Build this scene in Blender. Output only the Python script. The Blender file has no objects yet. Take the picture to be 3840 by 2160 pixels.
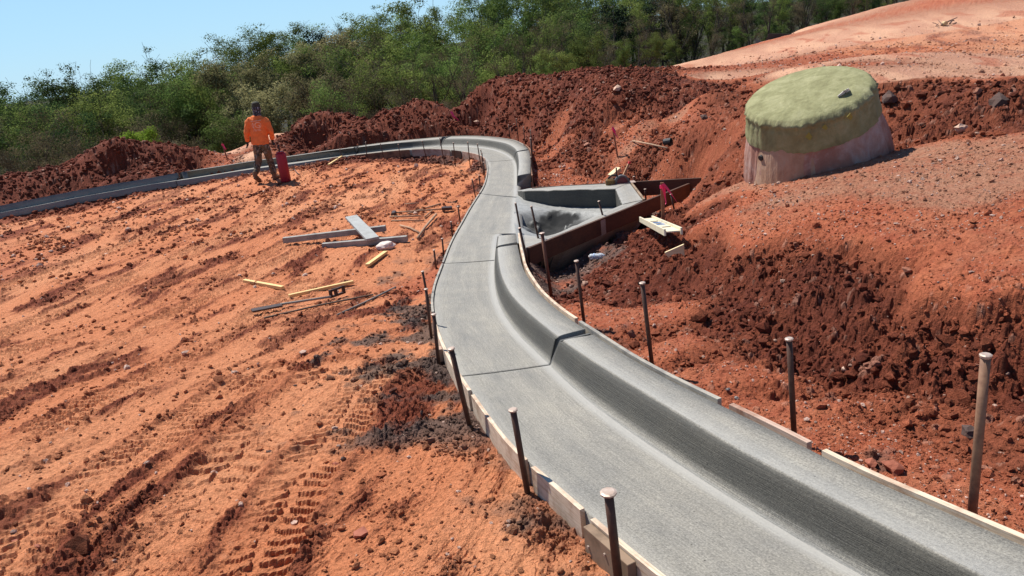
import bpy, bmesh, math, random, time
import numpy as np
from mathutils import Vector, Matrix
T0=time.time()
# ------------------------------------------------------------ camera, sky, sun, exposure
SC=bpy.context.scene; C=SC.collection
PITCH=math.radians(19); ROLL=math.atan(.114); F=2773.; CZ=2.6
fw=np.array([0,math.cos(PITCH),-math.sin(PITCH)]); r0=np.array([1,0,0.]); u0=np.array([0,math.sin(PITCH),math.cos(PITCH)])
rt=math.cos(ROLL)*r0-math.sin(ROLL)*u0; up=math.sin(ROLL)*r0+math.cos(ROLL)*u0
cd=bpy.data.cameras.new('camera'); cam=bpy.data.objects.new('camera',cd); C.objects.link(cam); SC.camera=cam
cd.sensor_width=36; cd.lens=36*F/3840; cd.clip_start=.05; cd.clip_end=1500
m=Matrix.Identity(4)
for i in range(3): m[i][0]=rt[i]; m[i][1]=up[i]; m[i][2]=-fw[i]
m[2][3]=CZ; cam.matrix_world=m
SUN_EL=math.radians(58); SAZ=math.radians(-42)      # azimuth from +Y towards +X
w=bpy.data.worlds.new("World"); SC.world=w; w.use_nodes=True
nt=w.node_tree; nt.nodes.clear()
wo=nt.nodes.new('ShaderNodeOutputWorld'); bg=nt.nodes.new('ShaderNodeBackground'); sk=nt.nodes.new('ShaderNodeTexSky')
sk.sky_type='NISHITA'; sk.sun_disc=False; sk.sun_elevation=SUN_EL; sk.sun_rotation=SAZ; sk.air_density=1.0; sk.dust_density=0.0; sk.ozone_density=3.0; sk.altitude=300
bg.inputs['Strength'].default_value=.055
tn=nt.nodes.new('ShaderNodeMix'); tn.data_type='RGBA'; tn.blend_type='MULTIPLY'; tn.inputs[0].default_value=1; tn.inputs[7].default_value=(.90,1.13,1.36,1)
nt.links.new(sk.outputs[0],tn.inputs[6]); # the hazier band of sky low over the trees
tm_=nt.nodes.new('ShaderNodeMix'); tm_.data_type='RGBA'; tm_.inputs[7].default_value=(6.2,10.2,13.6,1)
tc_=nt.nodes.new('ShaderNodeTexCoord'); sx_=nt.nodes.new('ShaderNodeSeparateXYZ'); mr_=nt.nodes.new('ShaderNodeMapRange'); mr_.interpolation_type='SMOOTHSTEP'
mr_.inputs['From Min'].default_value=.05; mr_.inputs['From Max'].default_value=.45; mr_.inputs['To Min'].default_value=.7; mr_.inputs['To Max'].default_value=0
nt.links.new(tc_.outputs['Generated'],sx_.inputs[0]); nt.links.new(sx_.outputs['Z'],mr_.inputs[0]); nt.links.new(mr_.outputs[0],tm_.inputs[0])
nt.links.new(tn.outputs[2],tm_.inputs[6]); nt.links.new(tm_.outputs[2],bg.inputs[0]); nt.links.new(bg.outputs[0],wo.inputs[0])
sd=bpy.data.lights.new('sun','SUN'); sd.energy=5.0; sd.angle=math.radians(.53); sd.color=(1,.955,.88)
so=bpy.data.objects.new('sun',sd); C.objects.link(so)
sundir=Vector((math.sin(SAZ)*math.cos(SUN_EL),math.cos(SAZ)*math.cos(SUN_EL),math.sin(SUN_EL)))
so.rotation_euler=sundir.to_track_quat('Z','Y').to_euler(); so.location=sundir*50
SC.view_settings.view_transform='Standard'; SC.view_settings.look='None'; SC.view_settings.exposure=.5; SC.view_settings.gamma=1
SC.render.engine='CYCLES'
# ------------------------------------------------------------ helpers
def tag(o,label=None,cat=None,group=None,kind=None):
    if label: o['label']=label
    if cat: o['category']=cat
    if group: o['group']=group
    if kind: o['kind']=kind
    return o
def empty(name,loc,label,cat,group=None):
    o=bpy.data.objects.new(name,None); C.objects.link(o); o.location=loc; o.empty_display_size=.1
    return tag(o,label,cat,group)
def nodes(name,col=(.5,.5,.5),rough=.8,metal=0.,spec=.5):
    m=bpy.data.materials.new(name); m.use_nodes=True; n=m.node_tree.nodes; b=n['Principled BSDF']
    b.inputs['Base Color'].default_value=(*col,1); b.inputs['Roughness'].default_value=rough; b.inputs['Metallic'].default_value=metal
    b.inputs['Specular IOR Level'].default_value=spec
    return m,m.node_tree,b
def nz(t,scale,detail=4,rough=.6,vec=None,dist=0):
    n=t.nodes.new('ShaderNodeTexNoise'); n.inputs['Scale'].default_value=scale; n.inputs['Detail'].default_value=detail; n.inputs['Roughness'].default_value=rough; n.inputs['Distortion'].default_value=dist
    if vec is not None: t.links.new(vec,n.inputs['Vector'])
    return n.outputs['Fac']
def ramp(t,fac,stops):
    n=t.nodes.new('ShaderNodeValToRGB'); t.links.new(fac,n.inputs[0]); e=n.color_ramp.elements
    while len(e)<len(stops): e.new(.5)
    for q,(p,c) in zip(e,stops): q.position=p; q.color=(*c,1) if len(c)==3 else c
    return n.outputs[0]
def mixc(t,fac,a,b,mode='MIX'):
    n=t.nodes.new('ShaderNodeMix'); n.data_type='RGBA'; n.blend_type=mode
    for s,v in ((0,fac),(6,a),(7,b)):
        if hasattr(v,'links') or hasattr(v,'is_linked'): t.links.new(v,n.inputs[s])
        elif s==0: n.inputs[0].default_value=v
        else: n.inputs[s].default_value=(*v,1)
    return n.outputs[2]
def mapping(t,scale=(1,1,1),src='Object'):
    c=t.nodes.new('ShaderNodeTexCoord'); mp=t.nodes.new('ShaderNodeMapping'); mp.inputs['Scale'].default_value=scale
    t.links.new(c.outputs[src],mp.inputs[0]); return mp.outputs[0]
def bump(t,b,h,strength=.5,dist=.01):
    n=t.nodes.new('ShaderNodeBump'); n.inputs['Strength'].default_value=strength; n.inputs['Distance'].default_value=dist
    t.links.new(h,n.inputs['Height']); t.links.new(n.outputs[0],b.inputs['Normal'])
def simple(name,c1,c2,scale=20,rough=.8,bs=.3,bd=.004,stretch=(1,1,1),metal=0,spec=.4):
    m,t,b=nodes(name,c1,rough,metal,spec); v=mapping(t,stretch)
    f=nz(t,scale,5,.65,v); t.links.new(ramp(t,f,[(.3,c1),(.7,c2)]),b.inputs['Base Color']); bump(t,b,f,bs,bd)
    return m
class MB:
    def __init__(s): s.v=[]; s.f=[]; s.mi=[]
    def add(s,vs,fs,mi=0):
        k=len(s.v); s.v+= [tuple(map(float,p)) for p in vs]; s.f+=[tuple(i+k for i in f) for f in fs]; s.mi+=[mi]*len(fs)
    def box(s,c,ax,ay,az,mi=0):   # centre, three half-axis vectors
        c=Vector(c);ax=Vector(ax);ay=Vector(ay);az=Vector(az)
        vs=[c+ax*i+ay*j+az*k for k in (-1,1) for j in (-1,1) for i in (-1,1)]
        s.add(vs,[(0,2,3,1),(4,5,7,6),(0,1,5,4),(2,6,7,3),(0,4,6,2),(1,3,7,5)],mi)
    def beam(s,a,b,wd,th,upv=(0,0,1),mi=0):
        a=Vector(a);b=Vector(b);d=(b-a);L=d.length;d/=L
        sd=d.cross(Vector(upv)).normalized(); u=sd.cross(d)
        s.box((a+b)/2,d*L/2,sd*wd/2,u*th/2,mi)
    def tube(s,pts,rad,n=8,cap=True,mi=0):
        pts=[Vector(p) for p in pts]; rs=rad if hasattr(rad,'__len__') else [rad]*len(pts)
        vs=[];fs=[];ref=Vector((.31,.95,.05))
        for i,p in enumerate(pts):
            d=(pts[min(i+1,len(pts)-1)]-pts[max(i-1,0)]).normalized()
            if abs(d.dot(ref))>.95: ref=Vector((1,.1,.1))
            a=d.cross(ref).normalized(); b=d.cross(a)
            for k in range(n):
                q=2*math.pi*k/n; vs.append(p+(a*math.cos(q)+b*math.sin(q))*rs[i])
        for i in range(len(pts)-1):
            for k in range(n): fs.append((i*n+k,i*n+(k+1)%n,(i+1)*n+(k+1)%n,(i+1)*n+k))
        if cap: fs.append(tuple(range(n))[::-1]); fs.append(tuple(range((len(pts)-1)*n,len(pts)*n)))
        s.add(vs,fs,mi)
    def lathe(s,prof,c=(0,0,0),n=24,mi=0,capb=True,capt=True):
        vs=[];fs=[]
        for r,z in prof:
            for k in range(n):
                q=2*math.pi*k/n; vs.append((c[0]+r*math.cos(q),c[1]+r*math.sin(q),c[2]+z))
        for i in range(len(prof)-1):
            for k in range(n): fs.append((i*n+k,i*n+(k+1)%n,(i+1)*n+(k+1)%n,(i+1)*n+k))
        if capb: fs.append(tuple(range(n))[::-1])
        if capt: fs.append(tuple(range((len(prof)-1)*n,len(prof)*n)))
        s.add(vs,fs,mi)
    def build(s,name,mats,parent=None,smooth=False,bevel=0):
        me=bpy.data.meshes.new(name); me.from_pydata(s.v,[],s.f); 
        for m_ in (mats if isinstance(mats,(list,tuple)) else [mats]): me.materials.append(m_)
        me.polygons.foreach_set('material_index',s.mi)
        if smooth: me.polygons.foreach_set('use_smooth',[True]*len(s.f))
        bm=bmesh.new(); bm.from_mesh(me); bmesh.ops.recalc_face_normals(bm,faces=bm.faces)
        if bevel: bmesh.ops.bevel(bm,geom=bm.edges[:],offset=bevel,segments=1,affect='EDGES',clamp_overlap=True)
        bm.to_mesh(me); bm.free()
        o=bpy.data.objects.new(name,me); C.objects.link(o)
        if parent: 
            o.parent=parent
        return o
def npmesh(name,V,Fq,mat,parent=None,smooth=True,attrs=None,uv=None):
    me=bpy.data.meshes.new(name); k=Fq.shape[1]
    me.vertices.add(len(V)); me.vertices.foreach_set('co',np.ascontiguousarray(V,dtype=np.float32).ravel())
    me.loops.add(Fq.size); me.loops.foreach_set('vertex_index',Fq.astype(np.int32).ravel())
    me.polygons.add(len(Fq)); me.polygons.foreach_set('loop_start',np.arange(0,Fq.size,k,dtype=np.int32)); me.polygons.foreach_set('loop_total',np.full(len(Fq),k,dtype=np.int32))
    me.polygons.foreach_set('use_smooth',np.full(len(Fq),bool(smooth)))
    me.update(calc_edges=True)
    for n_,a in (attrs or {}).items():
        if a.ndim==1: at=me.attributes.new(n_,'FLOAT','POINT'); at.data.foreach_set('value',a.astype(np.float32))
        else:
            at=me.attributes.new(n_,'FLOAT_VECTOR','POINT'); at.data.foreach_set('vector',a.astype(np.float32).ravel())
    if mat: me.materials.append(mat)
    o=bpy.data.objects.new(name,me); C.objects.link(o)
    if parent: o.parent=parent
    return o
# ------------------------------------------------------------ noise (numpy)
def h2(ix,iy,seed):
    h=(ix.astype(np.int64)*374761393+iy.astype(np.int64)*668265263+seed*2147483647)&0xffffffff
    h=((h^(h>>13))*1274126177)&0xffffffff; h=h^(h>>16); h=(h*2246822519)&0xffffffff; h=h^(h>>15)
    return h/4294967296.
def gn(x,y,seed=0):
    ix=np.floor(x);iy=np.floor(y);fx=x-ix;fy=y-iy
    u=fx*fx*fx*(fx*(fx*6-15)+10);v=fy*fy*fy*(fy*(fy*6-15)+10)
    def gr(a,b,dx,dy):
        q=h2(a,b,seed)*2*np.pi; return np.cos(q)*dx+np.sin(q)*dy
    a=gr(ix,iy,fx,fy);b=gr(ix+1,iy,fx-1,fy);c=gr(ix,iy+1,fx,fy-1);d=gr(ix+1,iy+1,fx-1,fy-1)
    return (a+(b-a)*u+(c-a)*v+(a-b-c+d)*u*v)*1.5
def fbm(x,y,o=4,seed=0,g=.5):
    r=0;a=1;s=0
    for i in range(o): r=r+a*gn(x,y,seed+i*17);s+=a;a*=g;x=x*2.03+5.1;y=y*2.03-3.7
    return r/s
def clod(x,y,cell,seed,pres=.8,lo=.18,hi=.55):
    x=x/cell;y=y/cell;ix=np.floor(x);iy=np.floor(y);out=np.zeros_like(x);idv=np.zeros_like(x)
    for i in (-1,0,1):
        for j in (-1,0,1):
            cx=ix+i;cy=iy+j
            a=h2(cx,cy,seed);b=h2(cx,cy,seed+1);r=lo+(hi-lo)*h2(cx,cy,seed+2)**1.5;p=h2(cx,cy,seed+3);th=h2(cx,cy,seed+4)*3.14
            dx=x-cx-a;dy=y-cy-b; e=np.cos(th)*dx+np.sin(th)*dy; f_=-np.sin(th)*dx+np.cos(th)*dy
            e=e*(1+.5*p); q=1-(e*e+f_*f_)/(r*r)
            hgt=np.where((q>0)&(p<pres),np.sqrt(np.clip(q,0,1))*r*(.6+.6*a)+.12*r*(e*np.sign(b-.5)/r),0)
            mk=hgt>out; out=np.where(mk,hgt,out); idv=np.where(mk,p/pres,idv)
    return out*cell,idv
def ss(a,b,x):
    t=np.clip((x-a)/(b-a),0,1); return t*t*(3-2*t)
# ------------------------------------------------------------ base surface and projections
GY=[-60,-5,0,1.2,2,3,4,5,6,7,8,9,11,13,400]
GZ=[1.6,1.3,.98,.88,.81,.72,.61,.48,.34,.22,.12,.05,0,0,0]
_yy=np.linspace(-60,60,6001); _zz=np.interp(_yy,GY,GZ); _k=np.exp(-.5*(np.arange(-40,41)/16.)**2); _k/=_k.sum()
_zz=np.convolve(np.pad(_zz,40,'edge'),_k,'valid')
def g(y): return np.interp(y,_yy,_zz)
def ray(px,py): return fw+rt*(px-1920)/F-up*(py-1080)/F
def un(px,py,dz=0.):
    d=ray(px,py); t=np.geomspace(.8,120,9000); z=CZ+t*d[2]-(g(t*d[1])+dz); i=int(np.argmax(z<0)) or 8999
    a=z[i-1]/(z[i-1]-z[i]); tt=t[i-1]+(t[i]-t[i-1])*a; q=tt*d; q[2]+=CZ; return q
def aty(px,py,y):
    d=ray(px,py); q=d*(y/d[1]); q[2]+=CZ; return q
def atz(px,py,z):
    d=ray(px,py); q=d*((z-CZ)/d[2]); q[2]+=CZ; return q
# ------------------------------------------------------------ the kerb lines
E_=[(3500,2900),(3000,2550),(2700,2330),(2530,2195),(2378,2073),(2231,1949),(2063,1802),(1910,1663),(1756,1451),(1728,1411),(1680,1326),(1652,1258),(1636,1212),(1627,1160),(1626,1125),(1633,1080),(1644,1045),(1666,987),(1675,962),(1691,921),(1710,882),(1738,833),(1766,783),(1803,725),(1817,700),(1826,672),(1830,646),(1830,621),(1824,601),(1808,587),(1786,579),(1753,572),(1724,567),(1683,563),(1641,560),(1588,560),(1540,562),(1499,564.5),(1433,571),(1375,577.5),(1297,586),(1239,593),(1200,598),(1156,606),(1082,616),(980,629),(883,643),(808,655),(734,667),(659,678),(547,694),(447,713),(348,730),(248,749),(149,769),(50,788),(-80,815),(-300,862),(-700,950)]
F_=[(4600,2900,.03),(3800,2450,.03),(3400,2260,.03),(3195,2153,.03),(3012,2036,.03),(2866,1949,.03),(2646,1808,.03),(2451,1685,.03),(2341,1607,.03),(2202,1505,.03),(2107,1422,.03),(2043,1345,.03),(1985,1298,.03),(1938,1255,.03),(1907,1211,.03),(1879,1165,.03),(1861,1118,.03),(1853,1068,.03),(1851,1019,.03),(1852,985,.03),(1857,950,.03),(1862,893,.03),(1890,830,.03),(1920,780,.03),(1935,735,.03),(1938,688,.03),(1937,657,.03),(1937,626,.03),(1931,606,.03),(1917,588,.03),(1896,576,.03),(1859,561,.03),(1817,552,.03),(1766,548,.03),(1704,546.5,.03),(1652,547.5,.03),(1588,550.5,.03),(1501,558,.03),(1433,564,.03),(1375,571,.03),(1287,582.5,.035),(1200,592,.035),(1156,599,.035),(1082,608,.04),(980,622,.045),(883,637.5,.055),(734,663,.06),(560,689,.065),(447,709.5,.065),(248,745.5,.065),(0,795,.065),(-300,858,.065),(-700,946,.065)]
T1_=[(4700,2630),(4200,2420),(3840,2240),(3561,2108),(3378,2005),(3158,1888),(2939,1778),(2719,1660),(2545,1552),(2407,1468),(2305,1405),(2200,1340),(2120,1285),(2052,1232),(2016,1202),(1969,1161),(1932,1124),(1901,1081),(1879,1031),(1872,1000),(1867,965),(1865,925),(1866,899),(1870,882)]
B1_=[(5200,2600),(4800,2450),(4300,2245),(3840,2046),(3626,1951),(3384,1851),(3142,1742),(2900,1613),(2752,1542),(2614,1476),(2476,1407),(2338,1328),(2200,1236),(2152,1206),(2078,1152),(2016,1093),(1985,1047),(1960,1003),(1950,962),(1941,920),(1936,877)]
T2_=[(1941,661),(1944,640),(1946,620),(1945,600),(1941,575),(1935,560),(1923,550),(1898,537),(1848,527),(1786,520),(1724,518.5),(1658,520),(1600,524.5),(1530,530.5),(1433,541.5),(1346,552),(1297,558),(1200,571),(1082,588.5),(948,605.5),(858,620.5),(759,635.5),(659,651),(560,671),(447,688.5),(348,706.5),(248,724.5),(149,744),(0,774),(-300,838),(-700,928)]
B2_=[(1989,660),(1989.5,626),(1989,600),(1983,562),(1962,543),(1931,527.5),(1890,519),(1848,514),(1807,511),(1766,509.5),(1704,510.5),(1646,514.5),(1530,525),(1433,535.5),(1346,548),(1297,555),(1200,568),(1082,586),(948,603),(858,618),(759,633),(659,649),(560,669),(447,686.5),(348,704.5),(248,722.5),(149,742),(0,772),(-300,836),(-700,926)]
def dense(P,n=12,sm=2.0):
    P=np.array(P,float); out=[]
    for i in range(len(P)-1):
        p0=P[max(i-1,0)];p1=P[i];p2=P[i+1];p3=P[min(i+2,len(P)-1)]
        L=np.linalg.norm(p2-p1); k=max(2,min(60,int(L/.06)))
        for t in np.linspace(0,1,k,endpoint=False):
            out.append(.5*((2*p1)+(-p0+p2)*t+(2*p0-5*p1+4*p2-p3)*t*t+(-p0+3*p1-3*p2+p3)*t**3))
    out.append(P[-1]); out=np.array(out)
    # resample evenly & smooth
    s=np.r_[0,np.cumsum(np.linalg.norm(np.diff(out,axis=0),axis=1))]; N=int(s[-1]/.04); t=np.linspace(0,s[-1],N)
    R_=np.stack([np.interp(t,s,out[:,i]) for i in range(3)],1)
    if sm:
        kk=np.exp(-.5*(np.arange(-20,21)/(sm*2.))**2); kk/=kk.sum()
        ext=np.concatenate([2*R_[0]-R_[20:0:-1],R_,2*R_[-1]-R_[-2:-22:-1]])
        R_=np.stack([np.convolve(ext[:,i],kk,'valid') for i in range(3)],1)
    return R_
def ext(L,m_=45):
    d=L[0]-L[8]; d/=8; k=np.arange(m_,0,-1)[:,None]; return np.concatenate([L[0]+d*k,L])
LE=ext(dense([un(*p) for p in E_])); LF=ext(dense([un(p[0],p[1],-p[2]) for p in F_]))
dT=lambda x: .13 if x>900 else .105
T1=ext(dense([un(*p,.135) for p in T1_])); B1=ext(dense([un(*p,.15) for p in B1_]))
T2=dense([un(*p,.135 if p[0]>1156 else .115) for p in T2_]); B2=dense([un(p[0],p[1]-(0 if p[0]>1156 else .8),.15 if p[0]>1156 else .135) for p in B2_])
def near(L,p):
    d=np.hypot(L[:,0]-p[0],L[:,1]-p[1]); return int(d.argmin())
RI=[un(1936,877,-.03),un(1935,830,-.03),un(1934,780,-.03),un(1934,747,-.03),un(1936,735,-.03),un(1938,690,-.03)]
RIM=dense(RI,sm=0)
eidx=lambda px,py,y=0: near(LE,un(px,py))
# ------------------------------------------------------------ distance maps round the kerb
gx0,gx1,gy0,gy1,gs=-20.,9.,-2.,24.,.06
nx=int((gx1-gx0)/gs);ny=int((gy1-gy0)/gs)
GXX,GYY=np.meshgrid(gx0+gs*np.arange(nx),gy0+gs*np.arange(ny)); pts=np.stack([GXX.ravel(),GYY.ravel()],1)
def dmap(L):
    L=L[::3,:2].astype(np.float32); o=np.empty(len(pts),np.float32)
    p=pts.astype(np.float32)
    for i in range(0,len(p),20000):
        q=p[i:i+20000]; d=(q[:,None,0]-L[None,:,0])**2+(q[:,None,1]-L[None,:,1])**2; o[i:i+20000]=np.sqrt(d.min(1))
    return o.reshape(ny,nx)
BALL=np.concatenate([B1,RIM[4:],B2])
def inpoly(poly,P):
    x=P[:,0];y=P[:,1];c=np.zeros(len(P),bool);n=len(poly)
    for i in range(n):
        x1,y1=poly[i][:2];x2,y2=poly[i-1][:2]
        if y1==y2: continue
        k=((y1>y)!=(y2>y))&(x<(x2-x1)*(y-y1)/(y2-y1)+x1); c^=k
    return c
ME=dmap(LE);MB_=dmap(BALL)
band=inpoly(np.concatenate([LE[::4],BALL[::-4]]),pts).reshape(ny,nx)
Mband=band.astype(np.float32)
# catch basin outline (outer wall faces)
BTOP=.14
basin_out=[(1922,656),(1996,656),(2000,704),(1996,703),(2148,695),(2360,684),(2411,751),(2257,825),(2055,900),(1973,927),(1950,905),(1924,870)]
BO=np.array([un(*p,BTOP) for p in basin_out])
Mbas=inpoly(BO,pts).reshape(ny,nx).astype(np.float32)
def samp(M,x,y,out=0.):
    u=(x-gx0)/gs;v=(y-gy0)/gs; ok=(u>=0)&(u<nx-1.001)&(v>=0)&(v<ny-1.001)
    u=np.clip(u,0,nx-1.01);v=np.clip(v,0,ny-1.01);i=u.astype(int);j=v.astype(int);a=u-i;b=v-j
    r=M[j,i]*(1-a)*(1-b)+M[j,i+1]*a*(1-b)+M[j+1,i]*(1-a)*b+M[j+1,i+1]*a*b
    return np.where(ok,r,out)
# ------------------------------------------------------------ terrain control points: kind, px, py, value, roughness, paleness
CP=[]
def z_(px,py,z,r,p): q=atz(px,py,z); CP.append((q[0],q[1],q[2],r,p))
def y_(px,py,y,r,p): q=aty(px,py,y); CP.append((q[0],q[1],q[2],r,p))
def dl(P,k=3):
    o=[]
    for a,b in zip(P[:-1],P[1:]):
        for t in np.linspace(0,1,k,endpoint=False): o.append(tuple(u+(v-u)*t for u,v in zip(a,b)))
    return o+[P[-1]]
def w_(x,y,z,r,p): CP.append((x,y,z,r,p))
def l_(px,py,r,p,dz=-.12): q=un(px,py,dz); CP.append((q[0],q[1],q[2],r,p))
# lot, left of the kerb
for a in [(0,2150),(500,2150),(1000,2150),(1500,2150),(1900,2100),(0,1800),(500,1800),(1000,1800),(1500,1800),(0,1450),(500,1450),(1000,1450),(1500,1450),(0,1200),(500,1200),(1000,1200),(1450,1200),(0,1000),(500,1000),(1000,1000),(1500,950),(0,860),(500,820),(1000,800),(1400,780),(1700,720),(600,750),(900,700),(1250,680),(1600,640)]: l_(*a,.25,.5)
for a in [(-10,1),(-5,0),(0,-3),(-14,6),(-14,12),(-16,16),(-8,-8),(8,-8)]: w_(a[0],a[1],float(g(a[1]))-.12,.25,.5)
# strip behind the near kerb and toe of the near bank
for a in [(2350,1180),(2500,1300),(2700,1400),(2900,1500),(3100,1600),(3400,1720),(3700,1850),(3840,1950),(2250,1130)]: l_(*a,.45,.5,.02)
for a in [(2380,1230),(2650,1330),(2900,1430),(3200,1540),(3500,1640),(3840,1740),(4100,1830)]: l_(*a,.8,.3,.05)
# near bank face and crest
for a in [(2500,1080,.42),(2800,1180,.62),(3150,1270,.75),(3500,1350,.85),(3840,1450,.88)]: z_(*a,1,.12)
for a in [(2400,960,.55),(2600,935,.70),(2800,940,.84),(3100,985,.95),(3300,1010,.98),(3550,1080,1.0),(3840,1180,1.03),(4200,1300,1.03)]: z_(*a,.9,.15)
for a in [(2650,830,.74),(2900,830,.93),(3300,880,1.06),(3600,930,1.08),(3840,1000,1.1),(4300,1100,1.15)]: z_(*a,.3,.5)
for a in [(2760,700,.83),(2900,665,.92),(3100,640,1.05),(3300,600,1.12),(3600,560,1.2),(3840,540,1.26),(4300,520,1.35),(3000,740,1.0),(3500,700,1.15)]: z_(*a,.3,.62)
# mound tip by the inlet and its back side
for a in [(2300,960,.25),(2270,1040,.28),(2330,1120,.34),(2370,900,.18),(2430,830,.2),(2500,790,.25),(2600,745,.33),(2530,880,.5),(2450,905,.48)]: z_(*a,1,.15)
# trench along the inlet
for a in [(2010,1010),(2060,1070),(2120,1100),(2200,1010)]: l_(*a,.5,-.6,-.26)
for a in [(2200,930),(2320,870),(2420,805)]: l_(*a,.5,-.6,-.17)
for a in [(2480,775,-.02),(2440,715,-.1),(2500,735,-.2),(2440,760,-.12),(2570,742,-.18),(2640,722,-.14),(2560,700,-.08),(2600,748,-.16),(2650,735,-.1),(2700,700,.25),(2540,770,-.14)]: z_(*a,.6,.2)
# behind the inlet
for a in [(2060,660),(2200,660),(2300,655),(2050,600),(2120,640),(2070,560)]: l_(*a,.6,.45,-.1)
for a in [(2150,580,.12),(2250,600,.12),(2400,630,.15),(2380,570,.35),(2520,640,.25),(2560,560,.5),(2650,640,.45),(2700,560,.7),(2440,520,.42)]: z_(*a,.9,.25)
for a in [(2350,560,.3),(2420,500,.5),(2330,480,.5),(2560,440,.72)]: z_(*a,.3,.6)
for a in [(2750,470,.85),(2780,400,.9),(2800,600,.82),(2830,650,.85)]: z_(*a,.85,.3)
# manhole trench and rough berm behind it
for a in [(3330,510,.92),(3380,480,1.0),(3300,560,1.05),(2850,640,.88),(2960,640,.96)]: z_(*a,.8,.25)
for a in [(3400,430,1.2),(3600,440,1.3),(3840,450,1.36),(3350,330,1.38),(3600,325,1.44),(3840,330,1.5),(4200,330,1.5),(4200,450,1.4)]: z_(*a,1,.22)
for a in [(2650,340,14),(2800,350,13),(2900,300,12.5),(2700,420,11.5)]: y_(*a,.8,.25)
# big mound
for a in dl([(1938,352,20),(2060,345,19.2),(2131,335,18.5),(2200,305,17.8),(2240,288,17.4),(2300,286,17),(2370,268,16.8),(2460,285,16.4),(2608,322,15.6)])+[(2330,300,16.2)]: y_(*a,1,.12)
for a in [(2100,500,17),(2200,420,16.2),(2300,400,15.5),(2200,520,15.2),(2000,470,18.6),(2400,400,15),(2500,380,15)]: y_(*a,1,.12)
# middle ridge
for a in dl([(1900,355,20.4),(1800,372,21.2),(1714,385,21.6),(1640,399,21.8),(1530,402,21.8),(1416,395,22),(1330,425,22),(1190,455,21.8),(1080,487,21.5),(1030,510,21.4)],4): y_(*a,1,.08)
for a in [(1030,530,21),(1250,500,20.9),(1500,480,20.9),(1750,460,20.5),(1900,440,19.8)]: y_(*a,1,.1)
for a in [(1030,575),(1200,560),(1400,530),(1600,508),(1800,500),(1950,520),(2010,560),(2020,610)]: l_(*a,.8,.15,.02)
# left mound
for a in dl([(-300,700,18),(0,655,19),(180,643,19.4),(260,618,19.8),(350,558,20),(420,545,20),(560,550,20.3),(700,572,20.6)],4): y_(*a,1,.05)
for a in dl([(0,715,18.4),(250,680,19.1),(450,620,19.5),(650,605,20.1)]): y_(*a,1,.05)
for a in [(0,765),(250,715),(450,680),(700,635),(850,612),(-300,830)]: l_(*a,.8,.1,.02)
# pale slope between mounds
for a in [(800,575,22.6),(940,533,24),(1000,520,25),(860,590,20.8),(950,575,20.6)]: y_(*a,.2,.95)
# beyond: valley and wooded hill
for x,y,z in [(-22,18,-.5),(-24,24,-3),(-13,24,-1.6),(-8,26,-1.4),(-4,27,-1.3),(0,26,-1),(4,26,-.6),(-30,40,-7),(-15,38,-6),(0,40,-5),(8,40,-3.2),(-40,60,-8.5),(-20,60,-8.5),(0,60,-7.5),(15,60,-4),(-60,90,-9),(-30,90,-8),(0,90,-6),(30,90,-3),(-80,150,-9),(0,150,-2),(60,150,2),(-120,60,-9),(100,120,2),(-60,0,-2),(-60,25,-5),(-30,-30,1),(0,-60,2),(60,-60,3),(70,0,3),(-150,150,-9),(-150,0,-6),(-60,-80,0),(150,0,4),(150,150,4),(0,300,0),(-250,200,-8),(250,200,5),(0,-250,2),(-250,-100,0),(250,-150,4)]: w_(x,y,z,.2,.4 if y<20 else -1.)
# graded field on the right
for a in [(2700,300,17),(3000,250,14),(3400,200,14),(3840,250,11.5),(3840,100,20),(3400,120,22),(3000,170,24),(2700,250,24),(2560,285,22),(3400,290,10.5),(3050,290,11.5),(3840,290,9.5),(4200,200,14)]: y_(*a,.12,.85)
for a in [(2440,283,27),(2480,264,28),(2700,202,32),(2860,180,33),(3000,112,34),(3200,60,36),(3400,20,38),(3840,-62,42),(4300,-130,46)]:
    y_(*a,.12,.85); q=aty(*a); w_(q[0]*1.13,q[1]*1.13,q[2]-.8,.2,-.6); w_(q[0]*1.4,q[1]*1.4,q[2]-2.0,.2,-1)
def onplane(px,py,a,d):
    r=ray(px,py); nrm=np.array([-d[1],d[0],0]); t=((a-np.array([0,0,CZ]))@nrm)/(r@nrm); q=r*t; q[2]+=CZ; return q
_pa=un(1973,928,.15);_pe=un(2409,751,.14);_pd=(_pe-_pa)/np.linalg.norm(_pe-_pa); _pb=onplane(2577,687,_pa,_pd)
_qa=un(1996,704,.14);_qe=un(2360,685,.14);_qd=(_qe-_qa)/np.linalg.norm(_qe-_qa); _qb=onplane(2630,666,_qe+np.array([0,.03,0]),_qd)
for a_,b_,zz in ((_pe,_pb,-.2),(_qe,_qb,-.2)):
    for t in (0.05,.35,.65,.95): 
        q=a_+(b_-a_)*t
        for s_ in (-.28,.0,.2): CP.append((q[0]+s_*.3,q[1]+s_,zz+(.1 if s_>.1 else 0),.6,.2))
CP=np.array(CP)
def sideoff(x,y):
    dE=samp(ME,x,y,9.);dB=samp(MB_,x,y,9.3)
    far=ss(20,23,y)
    t=ss(-.35,.35,dE-dB); t=np.where(x>8.9,1.,t)
    return -.12*(1-t)*(1-far)
_res=CP[:,2]-g(CP[:,1])-sideoff(CP[:,0],CP[:,1])
cc=.35
def _phi(r2): return np.sqrt(r2+cc*cc)
D2=(CP[:,None,0]-CP[None,:,0])**2+(CP[:,None,1]-CP[None,:,1])**2
A=_phi(D2); n=len(CP); NCP=n; P1=np.c_[np.ones(n),CP[:,:2]/50]
K=np.zeros((n+3,n+3)); K[:n,:n]=A-np.eye(n)*.03; K[:n,n:]=P1; K[n:,:n]=P1.T
sol=np.linalg.solve(K,np.r_[_res,0,0,0])
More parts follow.
